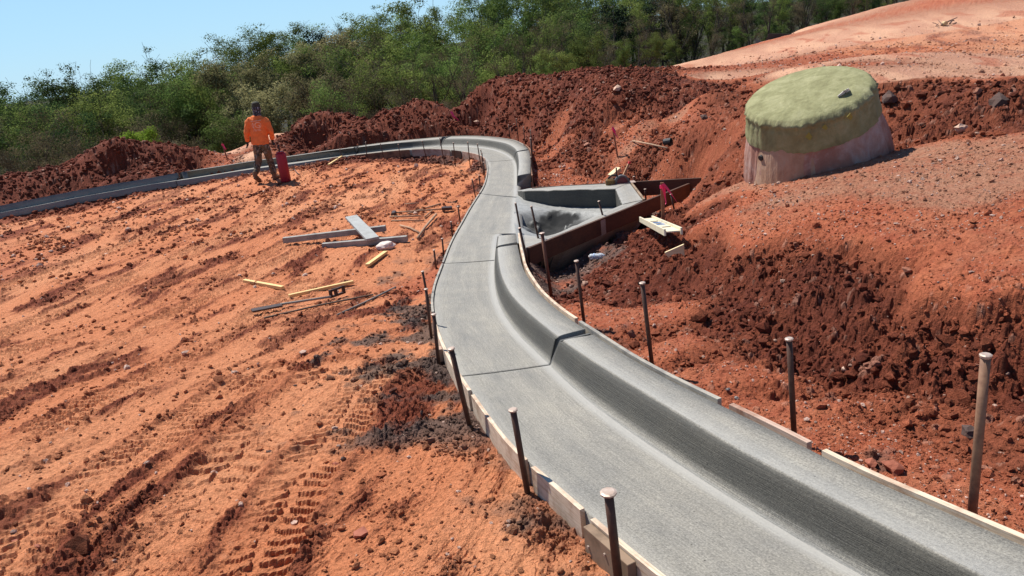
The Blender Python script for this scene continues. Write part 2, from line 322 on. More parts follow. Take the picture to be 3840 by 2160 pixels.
def terr(x,y,full=True):
    x=np.asarray(x,float);y=np.asarray(y,float); sh=x.shape; x=x.ravel();y=y.ravel()
    res=np.empty(len(x));ro=np.empty(len(x));pa=np.empty(len(x))
    for i in range(0,len(x),40000):
        a=x[i:i+40000];b=y[i:i+40000]
        wx=a+.35*gn(a*.9,b*.9,5);wy=b+.35*gn(a*.9+9,b*.9,6)
        d=(a[:,None]-CP[None,:,0])**2+(b[:,None]-CP[None,:,1])**2
        res[i:i+40000]=_phi(d)@sol[:NCP]+sol[NCP]+(sol[NCP+1]*a+sol[NCP+2]*b)/50
        if full:
            d=(wx[:,None]-CP[None,:,0])**2+(wy[:,None]-CP[None,:,1])**2+.02
            W=1/d**2.2; s=W.sum(1); ro[i:i+40000]=(W@CP[:,3])/s; pa[i:i+40000]=(W@CP[:,4])/s
    res=np.clip(res,-14,9)
    bd=samp(Mband,x,y); dd=np.minimum(samp(ME,x,y,9.),samp(MB_,x,y,9.)); wgt=ss(.05,.45,np.where(bd>.5,0,dd))
    z=g(y)+sideoff(x,y)+res*wgt
    z=np.where(bd>.5,np.minimum(z,g(y)-.17),z)
    bs=samp(Mbas,x,y); z=np.where(bs>.3,g(y)-.75,z)
    if not full: return z.reshape(sh)
    return z.reshape(sh),ro.reshape(sh),pa.reshape(sh),bd.reshape(sh),dd.reshape(sh)
def onground(px,py):
    d=ray(px,py); t=np.geomspace(1,90,1500); z=CZ+t*d[2]-terr(t*d[0],t*d[1],False)
    k=np.where(z<0)[0]
    i=int(k[0]) if len(k) else 1499
    a=z[i-1]/(z[i-1]-z[i]) if i>0 else 0; tt=t[i-1]+(t[i]-t[i-1])*a; q=tt*d; q[2]+=CZ; return q
# ------------------------------------------------------------ terrain detail
TR=[([(-200,1340),(0,1260),(400,1085),(700,955),(950,830),(1060,740),(1150,670),(1180,640)],.42),
    ([(-200,1560),(0,1480),(350,1330),(700,1150),(1000,1010),(1250,885),(1380,830)],.40),
    ([(-200,1850),(0,1700),(300,1540),(600,1400),(900,1225),(1150,1065)],.42),
    ([(380,2400),(520,2160),(760,1850),(1000,1600),(1250,1380)],.46),
    ([(1290,900),(1400,820),(1480,760),(1500,700),(1480,650)],.30),
    ([(150,800),(350,870),(520,850),(700,790),(900,740)],.4),
    ([(0,930),(200,880),(450,800),(640,745),(900,720)],.35)]
TR+=[([(900,2300),(1000,2000),(1130,1780),(1300,1560),(1400,1400)],.38),([(-200,1130),(0,1080),(300,980),(560,880),(760,800),(900,760)],.36),([(-200,1420),(100,1310),(450,1190),(800,1050),(1100,900)],.34),([(-100,2300),(120,2000),(420,1760),(720,1560),(980,1400)],.40)]
TRW=[(np.array([un(a,b,-.12)[:2] for a,b in P]),w) for P,w in TR]
_d=TRW[1][0][-2]-TRW[1][0][1]; _d/=np.linalg.norm(_d); SD=_d
def tracks(x,y):
    best=np.full(x.shape,9.);S=np.zeros_like(x);Tt=np.zeros_like(x);K_=np.zeros_like(x)
    for k,(P,wd) in enumerate(TRW):
        s0=0
        for a,b in zip(P[:-1],P[1:]):
            L=np.linalg.norm(b-a);d=(b-a)/L
            u=(x-a[0])*d[0]+(y-a[1])*d[1];v=-(x-a[0])*d[1]+(y-a[1])*d[0]
            uc=np.clip(u,0,L);dist=np.hypot(u-uc,v)/wd*2
            mk=dist<best
            best=np.where(mk,dist,best);S=np.where(mk,s0+uc,S);Tt=np.where(mk,v/wd*2,Tt);K_=np.where(mk,k,K_)
            s0+=L
    return best,S,Tt,K_
PALE=np.array([.62,.36,.23]);ORG=np.array([.56,.205,.092]);RED=np.array([.25,.065,.032]);SLUR=np.array([.10,.092,.083]);DRK=np.array([.15,.04,.022])
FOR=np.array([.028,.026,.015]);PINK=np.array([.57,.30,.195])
def detail(x,y,z,ro,pa,bd,dd):
    r=np.hypot(x,y)
    lotm=(1-ss(.3,.5,ro))*(1-ss(.62,.78,pa))*ss(-.2,.2,pa)
    onlot=ss(-.3,.3,samp(MB_,x,y,9.)-samp(ME,x,y,9.))*(y<21)*ss(.3,.1,ro*.0+.0+np.abs(np.minimum(pa-.5,0))*.6)
    u=x*SD[0]+y*SD[1];v=-x*SD[1]+y*SD[0]
    wu=u+.3*gn(u*.7,v*.7,71);wv=v+.22*gn(u*.8,v*.8,72)
    # patches of loose crumb drawn out along the wheel direction
    st=fbm(wu*.55,wv*2.0,4,3)+.35*fbm(wu*1.4,wv*6,3,33)
    loose=ss(-.05,.33,st)
    tb,S,Tt,K_=tracks(x+.05*gn(x*3,y*3,8),y+.05*gn(x*3,y*3,9))
    onlot=onlot.astype(float)
    wear=.45+.55*ss(-.5,.1,gn(x*.8,y*.8,44)+.4*gn(x*2.4,y*2.4,45))
    intr=(1-ss(.8,1.12,tb))*onlot*wear
    edge=np.exp(-((tb-1.15)/.22)**2)*onlot*wear
    loose=np.clip(loose*(1-.92*intr)+.45*edge,0,1)
    c1,i1=clod(x,y,.30,11,.75);c2,i2=clod(x+.3,y-.2,.13,21,.8);c3,i3=clod(x,y,.055,31,.85);c4,i4=clod(x+7,y,.026,41,.8)
    c0,i0=clod(x-3,y+2,.75,51,.6)
    R1=ss(.45,.95,ro)   # mounds
    patch=.6+.8*ss(-.3,.4,gn(x*.7,y*.7,91))
    hm=R1*patch*(c0*.16+c1*.34+c2*.55+c3*.8+c4*.6+(.11-.06*ss(13,17,y))*fbm(x*1.1,y*1.1,5,60,.6)+.055*fbm(x*5,y*5,5,61,.7)-.12)
    # run-off rills down the faces
    lot=(1-R1)
    sm=.35 if True else 0
    crumb=(c3*.62+c4*.7+c2*.30*ss(.3,.85,loose))*(.16+1.1*loose)
    smear=.024*fbm(wu*2.2,wv*11,4,80,.65)*(.35+.75*loose)+.010*fbm(x*9,y*9,4,83,.6)+.02*gn(wu*.5,wv*1.6,81)+(.012*ss(-.035,.035,fbm(wu*1.8,wv*7,4,84,.6))+.010*ss(-.03,.03,fbm(x*3.1+wu,y*3.1+wv*3,4,85,.6))+.008*ss(-.03,.03,fbm(wu*4,wv*14,3,86,.6))-.014)*(.35+.9*loose)
    flat=ss(.55,.95,pa)  # graded field
    chev=np.abs(Tt)*.55
    per=np.where(K_==3,.14,.085)
    lug=np.sin((S/per+chev)*2*np.pi+.9*gn(x*6,y*6,13)); lug=ss(-.15,.45,lug)
    blk=np.where(np.abs(Tt)<.12,0.,1.)
    thr=.35+.65*ss(-.35,.05,gn(x*1.6,y*1.6,46))
    hl=lot*onlot*(crumb+smear-.022*intr+intr*thr*.026*lug*blk+.028*edge*(.5+.5*gn(x*4,y*4,14)))
    hr=lot*(1-onlot)*((1-flat)*((c3*.45+c4*.5)*(.6+.6*ss(-.3,.3,gn(x*2,y*2,15)))+c2*.18*ss(.1,.5,gn(x*1.3,y*1.3,16))+.012*fbm(x*4,y*4,3,17))
        +flat*(.02*fbm(wu*.8,wv*3,4,18)+c2*.22*ss(.1,.4,fbm(wu*.5,wv*1.8,3,19))+c3*.3+.05*gn(x*.3,y*.3,20)))
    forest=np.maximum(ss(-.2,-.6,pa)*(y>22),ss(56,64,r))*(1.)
    amp=np.where(bd>.3,0.,1.)*(.25+.75*ss(.0,.12,dd))
    h=(hm+hl+hr)*amp*(1-forest)
    # colour: the soil's own moisture and dust
    n1=fbm(x*1.3,y*1.3,4,101);n2=fbm(x*9,y*9,3,102,.6)
    dry=np.clip(.5+.55*st*-1+.25*n1,0,1)
    col_l=RED*.85+(ORG-RED*.85)*np.clip(1.05-1.05*loose+.25*n1+.3*n2,0,1)[...,None]
    pl=np.clip(.25+.9*gn(wu*.35,wv*.9,103)+.45*intr-.35*loose,0,1)[...,None]; col_l=col_l+(np.array([.66,.30,.15])-col_l)*pl*.75
    pm=np.clip((pa-.08)*1.3+.22*n1+.3*n2,0,1)[...,None]
    col_m=DRK*.6+RED*.3+(RED*.95-DRK*.6-RED*.3)*np.clip(.5+n1+n2,0,1)[...,None]; col_m=(col_m+(ORG*.72-col_m)*pm)*np.array([.74,.70,.72])
    pk=ss(.42,.62,pa)[...,None]; col_r=np.array([.46,.145,.068])*(1-pk)+(ORG*.20+PINK*.46)*pk; col_r=col_r+ (RED*1.35-col_r)*np.clip(.45-.0*pa+.45*n1+.9*n2-1.0*ss(.45,.9,pa),0,1)[...,None]
    tip=0*c3 #.clip(ss(.2,.9,i3)*ss(.006,.016,c3)*(i3>.82),0,1)
    col_f=PINK*.93+(PALE*1.05-PINK*.93)*np.clip(.5+1.2*gn(wu*.3,wv*1.5,104)+.3*n2,0,1)[...,None]
    col_f=col_f+(RED*1.6-col_f)*(.65*ss(.1,.42,fbm(wu*.5,wv*1.8,3,19)))[...,None]
    R1c=R1[...,None];on=(onlot*(1-R1))[...,None];fl=(flat*(1-R1))[...,None]
    col=col_m*R1c+(1-R1c)*col_r; col=col*(1-fl)+col_f*fl; col=col*(1-on)+col_l*on
    # grey stones set in the gravelly soil
    stn=((i3>.86)&(c3>.004))*(.5+.5*ro); stn=np.maximum(stn,((i2>.93)&(c2>.012))*.8*R1)
    col=col+(np.array([.60,.36,.26])-col)*(stn*.30*(1-.6*onlot))[...,None]
    # cement slurry spilled along the forms
    dE=samp(ME,x,y,9.);dBm=samp(MB_,x,y,9.);ne=fbm(x*2.3,y*2.3,4,110,.6)
    sl=.8*ss(.1,.7,ne+.55-.62*dE/ (.42+.3*gn(x*.5,y*.5,111)))*onlot*ss(1.6,1.2,dE)
    sl=np.maximum(sl,.9*ss(-.1,.22,ne+.22-.52*dE)*onlot*ss(3.0,3.8,y)*ss(10.5,8,y))
    far_arc=ss(17.2,18.0,y)*ss(-7,-5.5,x)*onlot*ss(.75,.2,dE); sl=np.maximum(sl,far_arc*ss(-.35,.1,ne))
    sl=sl*(1-.75*ss(-6.5,-8,x))*(1-.6*ss(4,2.6,y)*ss(.25,.5,dE))
    spots=ss(.42,.56,fbm(x*1.7,y*2.6,3,112))*ss(2.2,.5,dE)*onlot
    sl=np.maximum(sl,spots)
    sr=ss(.32,.5,fbm(x*2.1,y*2.1,4,113))*ss(.7,.1,dBm)*(1-onlot)*(dBm<9); sl=np.maximum(sl,sr)
    tren=ss(0,-.35,pa)*(y<15); sl=np.maximum(sl,tren*ss(-.6,0,ne)*.9)
    h=h+sl*amp*(c2*.30+c3*.35)*(1-R1)
    col=col+(SLUR*(.8+.5*n2[...,None])-col)*(sl*.92)[...,None]
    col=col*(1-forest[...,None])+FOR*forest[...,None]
    col=np.clip(col,.01,.9)
    return z+h,col,sl,R1,flat*(1-R1),forest
def zfull(x,y):
    a=np.array([float(x)]);b=np.array([float(y)]); return float(detail(a,b,*terr(a,b))[0][0])
A1=np.radians(np.linspace(-44,44,1250)); A0=np.radians(np.r_[np.linspace(-180,-44,40)[:-1]]); A2=np.radians(np.linspace(44,180,40)[1:])
AN=np.r_[A0,A1,A2]
RR=[.25]
while RR[-1]<600:
    r=RR[-1]; RR.append(r*(1.25 if r<1 else 1.0026 if r<3.2 else 1.0036 if r<30 else 1.02 if r<160 else 1.15))
RR=np.array(RR); print('grid',len(AN),len(RR))
AA,RG=np.meshgrid(AN,RR); X=RG*np.sin(AA); Y=RG*np.cos(AA)
Z=np.empty_like(X);COL=np.empty(X.shape+(3,));SL=np.empty_like(X);RO=np.empty_like(X);FL=np.empty_like(X);FO=np.empty_like(X);BDm=np.empty_like(X);RES=np.empty_like(X)
for i in range(0,len(RR),60):
    s=slice(i,i+60); z,ro,pa,bd,dd=terr(X[s],Y[s]); RES[s]=z-g(Y[s])
    Z[s],COL[s],SL[s],RO[s],FL[s],FO[s]=detail(X[s],Y[s],z,ro,pa,bd,dd)
print('terrain',time.time()-T0)
mS,tS,bS=nodes('red_soil',(.4,.15,.07),.93,0,.18)
at=tS.nodes.new('ShaderNodeAttribute'); at.attribute_name='soil'
ob=mapping(tS)
f1=nz(tS,38,5,.7,ob); f2=nz(tS,190,3,.6,ob); vor=tS.nodes.new('ShaderNodeTexVoronoi'); vor.inputs['Scale'].default_value=45; tS.links.new(ob,vor.inputs['Vector'])
k1=ramp(tS,f1,[(.3,(.62,.6,.58)),(.55,(1.02,1,1)),(.75,(1.28,1.3,1.34))])
k2=ramp(tS,f2,[(.3,(.8,.8,.8)),(.7,(1.22,1.22,1.22))])
c_=mixc(tS,1.,at.outputs['Vector'],k1,'MULTIPLY'); c_=mixc(tS,1.,c_,k2,'MULTIPLY')
tS.links.new(c_,bS.inputs['Base Color'])
ad=tS.nodes.new('ShaderNodeMath'); ad.operation='ADD'; tS.links.new(f1,ad.inputs[0])
mu=tS.nodes.new('ShaderNodeMath'); mu.operation='MULTIPLY'; mu.inputs[1].default_value=.5; tS.links.new(f2,mu.inputs[0]); tS.links.new(mu.outputs[0],ad.inputs[1])
bump(tS,bS,ad.outputs[0],1.0,.022)
NI,NJ=X.shape
V=np.stack([X,Y,Z],-1).reshape(-1,3); idx=np.arange(NI*NJ).reshape(NI,NJ)
Q=np.stack([idx[:-1,:-1],idx[:-1,1:],idx[1:,1:],idx[1:,:-1]],-1).reshape(-1,4)
def fc(M): return ((M[:-1,:-1]+M[1:,1:])/2).ravel()
fr,ff,ffo,fres,fx,fy=fc(RO),fc(FL),fc(FO),fc(RES),fc(X),fc(Y)
reg=np.zeros(len(Q),int)
hi=(fr>.5)
reg[hi&(fx>1.0)&(fy<8.6)&(fres>.0)&~((fx>2.3)&(fy>6.2))]=1
reg[hi&(fx>2.0)&(fy>5.9)&(fy<12.5)&(reg==0)&(fx>fy*.27)]=2
reg[hi&(fx>-.2)&(fy>9)&(reg==0)&(fx<fy*.34)&(fres>-.3)]=3
reg[hi&(fx<=-.2)&(fx>-6.9)&(fy>19.)&(reg==0)]=4
reg[hi&(fx<=-7.0)&(fy>16.5)&(reg==0)]=5
reg[(reg==0)&(ff>.5)&(fx>3)&(fy>7)]=6
reg[(reg==0)&(ffo>.5)]=7
def sub(name,k,label=None,cat=None,kind=None,group=None):
    f=Q[reg==k]
    if not len(f): return
    u_,inv=np.unique(f,return_inverse=True); o=npmesh(name,V[u_],inv.reshape(-1,4),mS,attrs={'soil':COL.reshape(-1,3)[u_]},smooth=False)
    return tag(o,label,cat,group,kind)
sub('ground',0,'orange red clay lot with wheel tracks and grey cement spatter','ground',kind='structure')
gm='banks of dug red soil around the site'
sub('dirt_mound',1,'low cloddy red bank along the near kerb with the spirit level on its tip','dirt mound',group=gm)
sub('dirt_mound',2,'rough dark soil heaped behind and beside the covered concrete riser','dirt mound',group=gm)
sub('dirt_mound',3,'tallest dark red soil heap rising beyond the kerb inlet','dirt mound',group=gm)
sub('dirt_mound',4,'long red soil ridge behind the curved end of the kerb','dirt mound',group=gm)
sub('dirt_mound',5,'dark brown soil heap behind the straight kerb at far left','dirt mound',group=gm)
sub('hillside',6,'pale pink graded slope rising to the trees on the right','slope',kind='structure')
sub('forest_floor',7,'shaded brown ground under the trees beyond the site','ground',kind='structure')
print('ground built',time.time()-T0)
# ------------------------------------------------------------ concrete
def concrete(name,base,rough=.55,edge=True):
    m,t,b=nodes(name,(base,)*3,rough,0,.45)
    a=t.nodes.new('ShaderNodeAttribute'); a.attribute_name='st'     # along, across
    mp=t.nodes.new('ShaderNodeMapping'); mp.inputs['Scale'].default_value=(1.2,60,1); t.links.new(a.outputs['Vector'],mp.inputs[0])
    br=nz(t,3.2,5,.75,mp.outputs[0],.3)
    mp2=t.nodes.new('ShaderNodeMapping'); mp2.inputs['Scale'].default_value=(.25,2.2,1); t.links.new(a.outputs['Vector'],mp2.inputs[0])
    pat=nz(t,3,4,.6,mp2.outputs[0],.6)
    ob=mapping(t); fine=nz(t,120,4,.75,ob); blot=nz(t,3.5,4,.6,ob); pit=t.nodes.new('ShaderNodeTexVoronoi'); pit.inputs['Scale'].default_value=13; t.links.new(ob,pit.inputs['Vector'])
    B=base
    c=ramp(t,br,[(.25,(B*.72,B*.68,B*.60)),(.5,(B*1.02,B*.955,B*.85)),(.75,(B*1.38,B*1.30,B*1.14))])
    c=mixc(t,1.,c,ramp(t,pat,[(.3,(.84,.85,.86)),(.7,(1.14,1.13,1.1))]),'MULTIPLY')
    c=mixc(t,1.,c,ramp(t,fine,[(.34,(.62,.62,.62)),(.66,(1.40,1.40,1.38))]),'MULTIPLY')
    c=mixc(t,1.,c,ramp(t,blot,[(.3,(.9,.91,.92)),(.7,(1.1,1.09,1.06))]),'MULTIPLY')
    c=mixc(t,1.,c,ramp(t,pit.outputs['Distance'],[(.035,(.25,.24,.22)),(.06,(1,1,1))]),'MULTIPLY')
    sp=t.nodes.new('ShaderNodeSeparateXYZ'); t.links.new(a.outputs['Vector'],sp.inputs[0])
    cz=t.nodes.new('ShaderNodeMath'); cz.operation='MULTIPLY'; cz.inputs[1].default_value=1; cz.use_clamp=True; t.links.new(sp.outputs['Z'],cz.inputs[0]); c=mixc(t,cz.outputs[0],c,(B*1.6,B*1.57,B*1.48))  # positive strip: pale band painted in as sheen
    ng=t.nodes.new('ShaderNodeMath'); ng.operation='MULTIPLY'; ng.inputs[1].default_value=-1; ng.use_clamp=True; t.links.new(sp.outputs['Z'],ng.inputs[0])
    c=mixc(t,ng.outputs[0],c,mixc(t,1.,c,(.24,.24,.23),'MULTIPLY'))  # negative strip: shade painted into the colour
    t.links.new(c,b.inputs['Base Color'])
    m1=t.nodes.new('ShaderNodeMath');m1.operation='MULTIPLY_ADD';m1.inputs[1].default_value=.6;t.links.new(fine,m1.inputs[0]);t.links.new(br,m1.inputs[2])
    bump(t,b,m1.outputs[0],.9,.006)
    return m
mCon=concrete('broomed_concrete',.25,.62); mCon.node_tree.nodes['Principled BSDF'].inputs['Specular IOR Level'].default_value=.35; mConD=concrete('shade_dark_concrete',.21,.5)  # mConD: darker concrete copy with shade put into its tone
mJ=simple('dark_mortar',(.05,.05,.048),(.12,.12,.115),60,.8,.6,.006)
def off(L,d):   # offset polyline sideways (positive = left of travel from near to far)
    t=np.gradient(L[:,:2],axis=0); t/=np.linalg.norm(t,axis=1)[:,None]; o=L.copy(); o[:,0]-=t[:,1]*d; o[:,1]+=t[:,0]*d; return o
LEo=off(LE,.0)
def rail(i0,i1,far):   # rows between two indexes of LE, with matching points of the other lines
    k=max(3,int((i1-i0)/ (1 if i0<400 else 1)));ii=np.linspace(i0,i1,k).round().astype(int); E=LE[ii]
    Fp=np.array([LF[near(LF,p)] for p in E]); return ii,E,Fp
NF=10
def smooth1(a,w=9):
    kk=np.hanning(w+2)[1:-1];kk/=kk.sum(); e=np.concatenate([np.repeat(a[:1],w//2,0),a,np.repeat(a[-1:],w//2,0)])
    return np.stack([np.convolve(e[:,i],kk,'valid') for i in range(a.shape[1])],1)
FM=smooth1(np.array([LF[near(LF,p)] for p in LE]),41)
# in front of the inlet the pan runs out to the basin
iA=near(LE,LE[eidx(1712,878)]); iB=eidx(1801,729)
jS=[0,eidx(1728,1411),eidx(1666,987),eidx(1802,727),eidx(1829,606),eidx(1603,560),eidx(1333,581.5),eidx(660,678),eidx(-500,905)]
kS0=near(FM,T1[-1]); kN=near(FM,T2[0]); rS=near(FM,RIM[0]); 
def sect(rows,name_,par,mat=mCon,strip=None,smooth=True):
    """rows: list of arrays (n,3): profile lines across"""
    A=np.stack(rows,1); n,k=A.shape[:2]; Vv=A.reshape(-1,3); ix=np.arange(n*k).reshape(n,k)
    Qq=np.stack([ix[:-1,:-1],ix[:-1,1:],ix[1:,1:],ix[1:,:-1]],-1).reshape(-1,4)
    s=np.r_[0,np.cumsum(np.linalg.norm(np.diff(A[:,0],axis=0),axis=1))]
    ac=np.concatenate([np.zeros((n,1)),np.cumsum(np.linalg.norm(np.diff(A,axis=1),axis=2),axis=1)],1)
    st=np.zeros((n,k,3)); st[...,0]=s[:,None]+A[0,0,1]*7; st[...,1]=ac
    if strip is not None: st[...,2]=np.array(strip)[None,:]
    # end caps
    o=npmesh(name_,Vv,Qq,mat,par,smooth=smooth,attrs={'st':st.reshape(-1,3)})
    me=o.data; bm=bmesh.new(); bm.from_mesh(me); bm.verts.ensure_lookup_table()
    for e in (0,n-1):
        try: f=bm.faces.new([bm.verts[int(i)] for i in (ix[e] if e else ix[e][::-1])]); f.smooth=False
        except Exception: pass
    bm.to_mesh(me); bm.free(); return o
def lerp(a,b,t): return a+(b-a)*t
labels=['nearest concrete kerb and gutter section, in the bottom foreground','second kerb and gutter section, past the dark curved joint','wide gutter section sweeping past the inlet with a kerb stub end','kerb and gutter section just beyond the inlet, straight end at the black opening','curved kerb and gutter section at the top of the bend','far kerb and gutter section behind the rusty form boards','kerb and gutter section behind the orange shirted worker','last kerb and gutter section running out at far left']
zup=lambda a,d: a+np.array([0,0,d])
def kerb_rows(i0,i1,TT,BB):
    """profile rows of the upstand for gutter indexes i0..i1"""
    Fp=FM[i0:i1]; Tp=smooth1(np.array([TT[near(TT,p)] for p in Fp]),15); Bp=smooth1(np.array([BB[near(BB,p)] for p in Tp]),15)
    d=Tp-Fp; 
    r=[zup(Fp,-.12)]
    r.append(Fp+(Tp-Fp)*0-np.array([0,0,.004]))
    for a,b in ((.14,.06),(.34,.28),(.56,.54),(.78,.80),(.93,.96)): 
        q=Fp.copy(); q[:,:2]=lerp(Fp[:,:2],Tp[:,:2],a*.82); q[:,2]=lerp(Fp[:,2],Tp[:,2],b); r.append(q)
    q=Tp.copy(); q[:,2]-=.006; q[:,:2]=lerp(Fp[:,:2],Tp[:,:2],.97); r.append(q)
    q=lerp(Tp,Bp,.04); q[:,2]+=.002; r.append(q); q=lerp(Tp,Bp,.2); q[:,2]+=.004; r.append(q); r.append(lerp(Tp,Bp,.5)+np.array([0,0,.003])); q=Bp.copy(); q[:,2]-=.002; r.append(q); r.append(zup(Bp,-.27))
    w=np.hanning(7)
    return r,Bp
STK=[0,.7,.1,-.9,-1,-1,-1,-.8,.45,.35,.05,.0,0]  # shade painted down the kerb face, sheen painted along its edges
SB={}
for si in range(8):
    i0,i1=jS[si],jS[si+1]; gap=0 if si==0 else 0
    i0+=0; i1-=0
    ii=np.arange(i0,i1+1)
    E=LE[ii].copy(); Fp=FM[ii].copy()
    if si==2 or si==3:   # run out to the basin rim
        for k,i in enumerate(ii):
            p=E[k]; dS=near(LE,un(1712,878)); dN=near(LE,un(1804,722))
            if dS<=i<=dN+2:
                t=(i-dS)/(dN-dS); tgt=RIM[min(len(RIM)-1,max(0,int(t*(near(RIM,un(1936,735,-.03))))))]; Fp[k]=tgt
    if si in (2,3): Fp[:, :]=smooth1(Fp,7)
    # open the joint a little
    if si>0: E[0]+= (E[1]-E[0])*.18; Fp[0]+=(Fp[1]-Fp[0])*.18
    E[-1]-=(E[-1]-E[-2])*.18; Fp[-1]-=(Fp[-1]-Fp[-2])*.18
    par=empty('concrete_kerb',(0,0,0),labels[si],'kerb','poured kerb and gutter sections')
    rows=[zup(E,-.15),zup(E,-.003),E+(Fp-E)*.012+np.array([0,0,.001])]
    for t in (.15,.3,.45,.6,.75,.88,.95): 
        q=lerp(E,Fp,t); q[:,2]-=.004*math.sin(math.pi*t); rows.append(q)
    rows.append(Fp); q=Fp+ (Fp-E)*.12; q[:,2]=Fp[:,2]-.03; rows.append(q); rows.append(zup(q,-.12))
    sect(rows,'gutter_pan',par,mCon,[0,0,.25,0,0,0,0,.0,.1,.7,.8,0,0])  # pale bands by the flow line are painted sheen
    def addk(a,b,TT,BB):
        r,Bp=kerb_rows(a,b,TT,BB); 
        if a!=kN and si not in (0,2):
            for q in r: q[0]+=(q[1]-q[0])*.2
        if si!=1:
            for q in r: q[-1]-=(q[-1]-q[-2])*.2
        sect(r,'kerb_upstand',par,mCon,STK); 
    if si in (0,1): addk(i0,i1+1,T1,B1)
    elif si==2: addk(i0,kS0+1,T1,B1)
    elif si==3: addk(kN,i1+1,T2,B2)
    else: addk(i0,i1+1,T2,B2)
    par.location=(0,0,0)
# mortar seen in the open joints
for si in range(1,8):
    i=jS[si]; a=LE[i];b=FM[i]
    TT,BB=(T1,B1) if si<=2 else (T2,B2)
    T_=TT[near(TT,b)];Bq=BB[near(BB,T_)]
    mb=MB(); tdir=LE[i+1]-LE[i-1]; tdir/=np.linalg.norm(tdir); wd=.011 if si in (1,) else .008
    L=[a,lerp(a,b,.25),lerp(a,b,.5),lerp(a,b,.75),b] + ([T_,Bq] if si not in (2,3) else [])
    L=[np.array(p)+np.array([0,0,-.012]) for p in L]
    vs=[];
    for p in L: vs+= [p-tdir*.012,p+tdir*.012,p+tdir*.012-np.array([0,0,.1]),p-tdir*.012-np.array([0,0,.1])]
    fs=[]
    for k in range(len(L)-1): fs+=[(4*k,4*k+1,4*k+5,4*k+4),(4*k+1,4*k+2,4*k+6,4*k+5),(4*k+3,4*k,4*k+4,4*k+7)]
    mb.add(vs,fs)
    kb=[o for o in C.objects if o.name.startswith('concrete_kerb')][si]
    mb.build('joint_strip',mJ,kb)
# ------------------------------------------------------------ form boards
def wood(name,c1,c2,sc=6,stretch=(1,14,14),rough=.75,grime=None):
    m,t,b=nodes(name,c1,rough,0,.3)
    a=t.nodes.new('ShaderNodeAttribute'); a.attribute_name='st'; mp=t.nodes.new('ShaderNodeMapping'); mp.inputs['Scale'].default_value=(1.2,26,1); t.links.new(a.outputs['Vector'],mp.inputs[0])
    f=nz(t,sc,5,.7,mp.outputs[0],.8); c=ramp(t,f,[(.3,c2),(.52,c1),(.8,tuple(min(1,x*1.12) for x in c1))])
    ob=mapping(t); g1=nz(t,5,5,.7,ob)
    if grime: c=mixc(t,ramp(t,g1,[(.45,(0,0,0)),(.68,(1,1,1))]),c,grime)
    t.links.new(c,b.inputs['Base Color']); bump(t,b,f,.3,.003); return m
mPly=wood('pale_plywood',(.62,.50,.38),(.42,.28,.17),4,grime=(.33,.20,.13)); mPly2=wood('rusty_plywood',(.30,.15,.085),(.17,.08,.045),4,grime=(.10,.05,.035)); mPly3=wood('pink_plywood',(.46,.33,.26),(.32,.20,.14),4,grime=(.22,.10,.06))
mGreyW=wood('grey_edge_wood',(.36,.33,.28),(.22,.19,.15),5,grime=(.16,.15,.14)); mBrW=wood('brown_plank',(.10,.048,.03),(.055,.027,.018),5,grime=(.055,.03,.022))
mScab=wood('weathered_scrap',(.30,.21,.14),(.18,.11,.07),5,grime=(.12,.08,.05)); mPine=wood('yellow_pine',(.70,.50,.22),(.52,.33,.13),5); mOldB=wood('cement_stained_plank',(.33,.31,.28),(.20,.18,.16),4,grime=(.17,.16,.15))
mOsb=wood('raw_scrap_ply',(.75,.60,.36),(.62,.44,.22),3)
def strip(name,Lc,out,thick,top,bot,mat,label,cat='form board',group='form boards along the gutter'):
    """upright board along polyline Lc, its inner face at distance out"""
    a=off(Lc,out);b=off(Lc,out+thick)
    n=len(a); rnd=np.cumsum(np.random.RandomState(len(label)).randn(n))*.0
    rows=[zup(a,bot),zup(a,top),zup(b,top),zup(b,bot)]
    o=sect(rows+[rows[0]],name,None,mat,smooth=False); return tag(o,label,cat,group)
def eseg(p,q): return LE[eidx(*p):eidx(*q)+1]
i_=lambda p: eidx(*p)
strip('form_board',LE[jS[0]+4:i_((2216,1937))],.001,.022,.012,-.165,mPly,'pale plywood form board at the bottom edge, partly behind the brown scrap block')
strip('form_board',LE[i_((2216,1937))+1:i_((1990,1737))],.001,.022,.014,-.165,mPly,'pale plywood form board between the first and second near stakes')
strip('form_board',LE[i_((1990,1737))+1:i_((1775,1478))],.001,.02,.014,-.165,mPly,'pale plywood form board between the second and third near stakes')
strip('form_board',LE[i_((1775,1478))+1:i_((1628,1180))],.001,.022,.016,-.16,mPly,'pinkish plywood form board beside the dark curved joint')
strip('form_board',LE[i_((1628,1180))+1:i_((1664,990))],.001,.022,.022,-.15,mGreyW,'grey topped form board where the gutter bends inward')
strip('form_board',LE[i_((1664,990))+1:i_((1800,730))],.001,.022,.02,-.15,mGreyW,'long grey form board on the lot side opposite the inlet')
strip('form_board',LE[i_((1800,730))+1:i_((1822,600))],.001,.022,.022,-.15,mGreyW,'pale edged form board on the inside of the far bend')
strip('form_board',LE[i_((1822,600))+1:i_((1733,568))],.001,.022,.012,-.17,mPly3,'sunlit pinkish form board at the turn of the far bend')
strip('form_board',LE[i_((1733,568))+1:i_((1690,564))],.001,.022,.010,-.17,mBrW,'short dark brown form board on the far bend')
strip('form_board',LE[i_((1690,564))+1:i_((1541,562))],.001,.022,.010,-.17,mPly3,'stained pinkish form board at the top of the bend')
strip('form_board',LE[i_((1541,562))+1:i_((1300,586))],.001,.022,.008,-.17,mPly2,'long rusty brown form board on the far side of the bend')
strip('form_board',LE[i_((1300,586))+1:i_((1240,593))],.001,.03,.006,-.15,mPly2,'short rusty form board end behind the leaning pine brace')
bseg=lambda L,p,q: L[near(L,un(*p,.15)):near(L,un(*q,.15))+1]
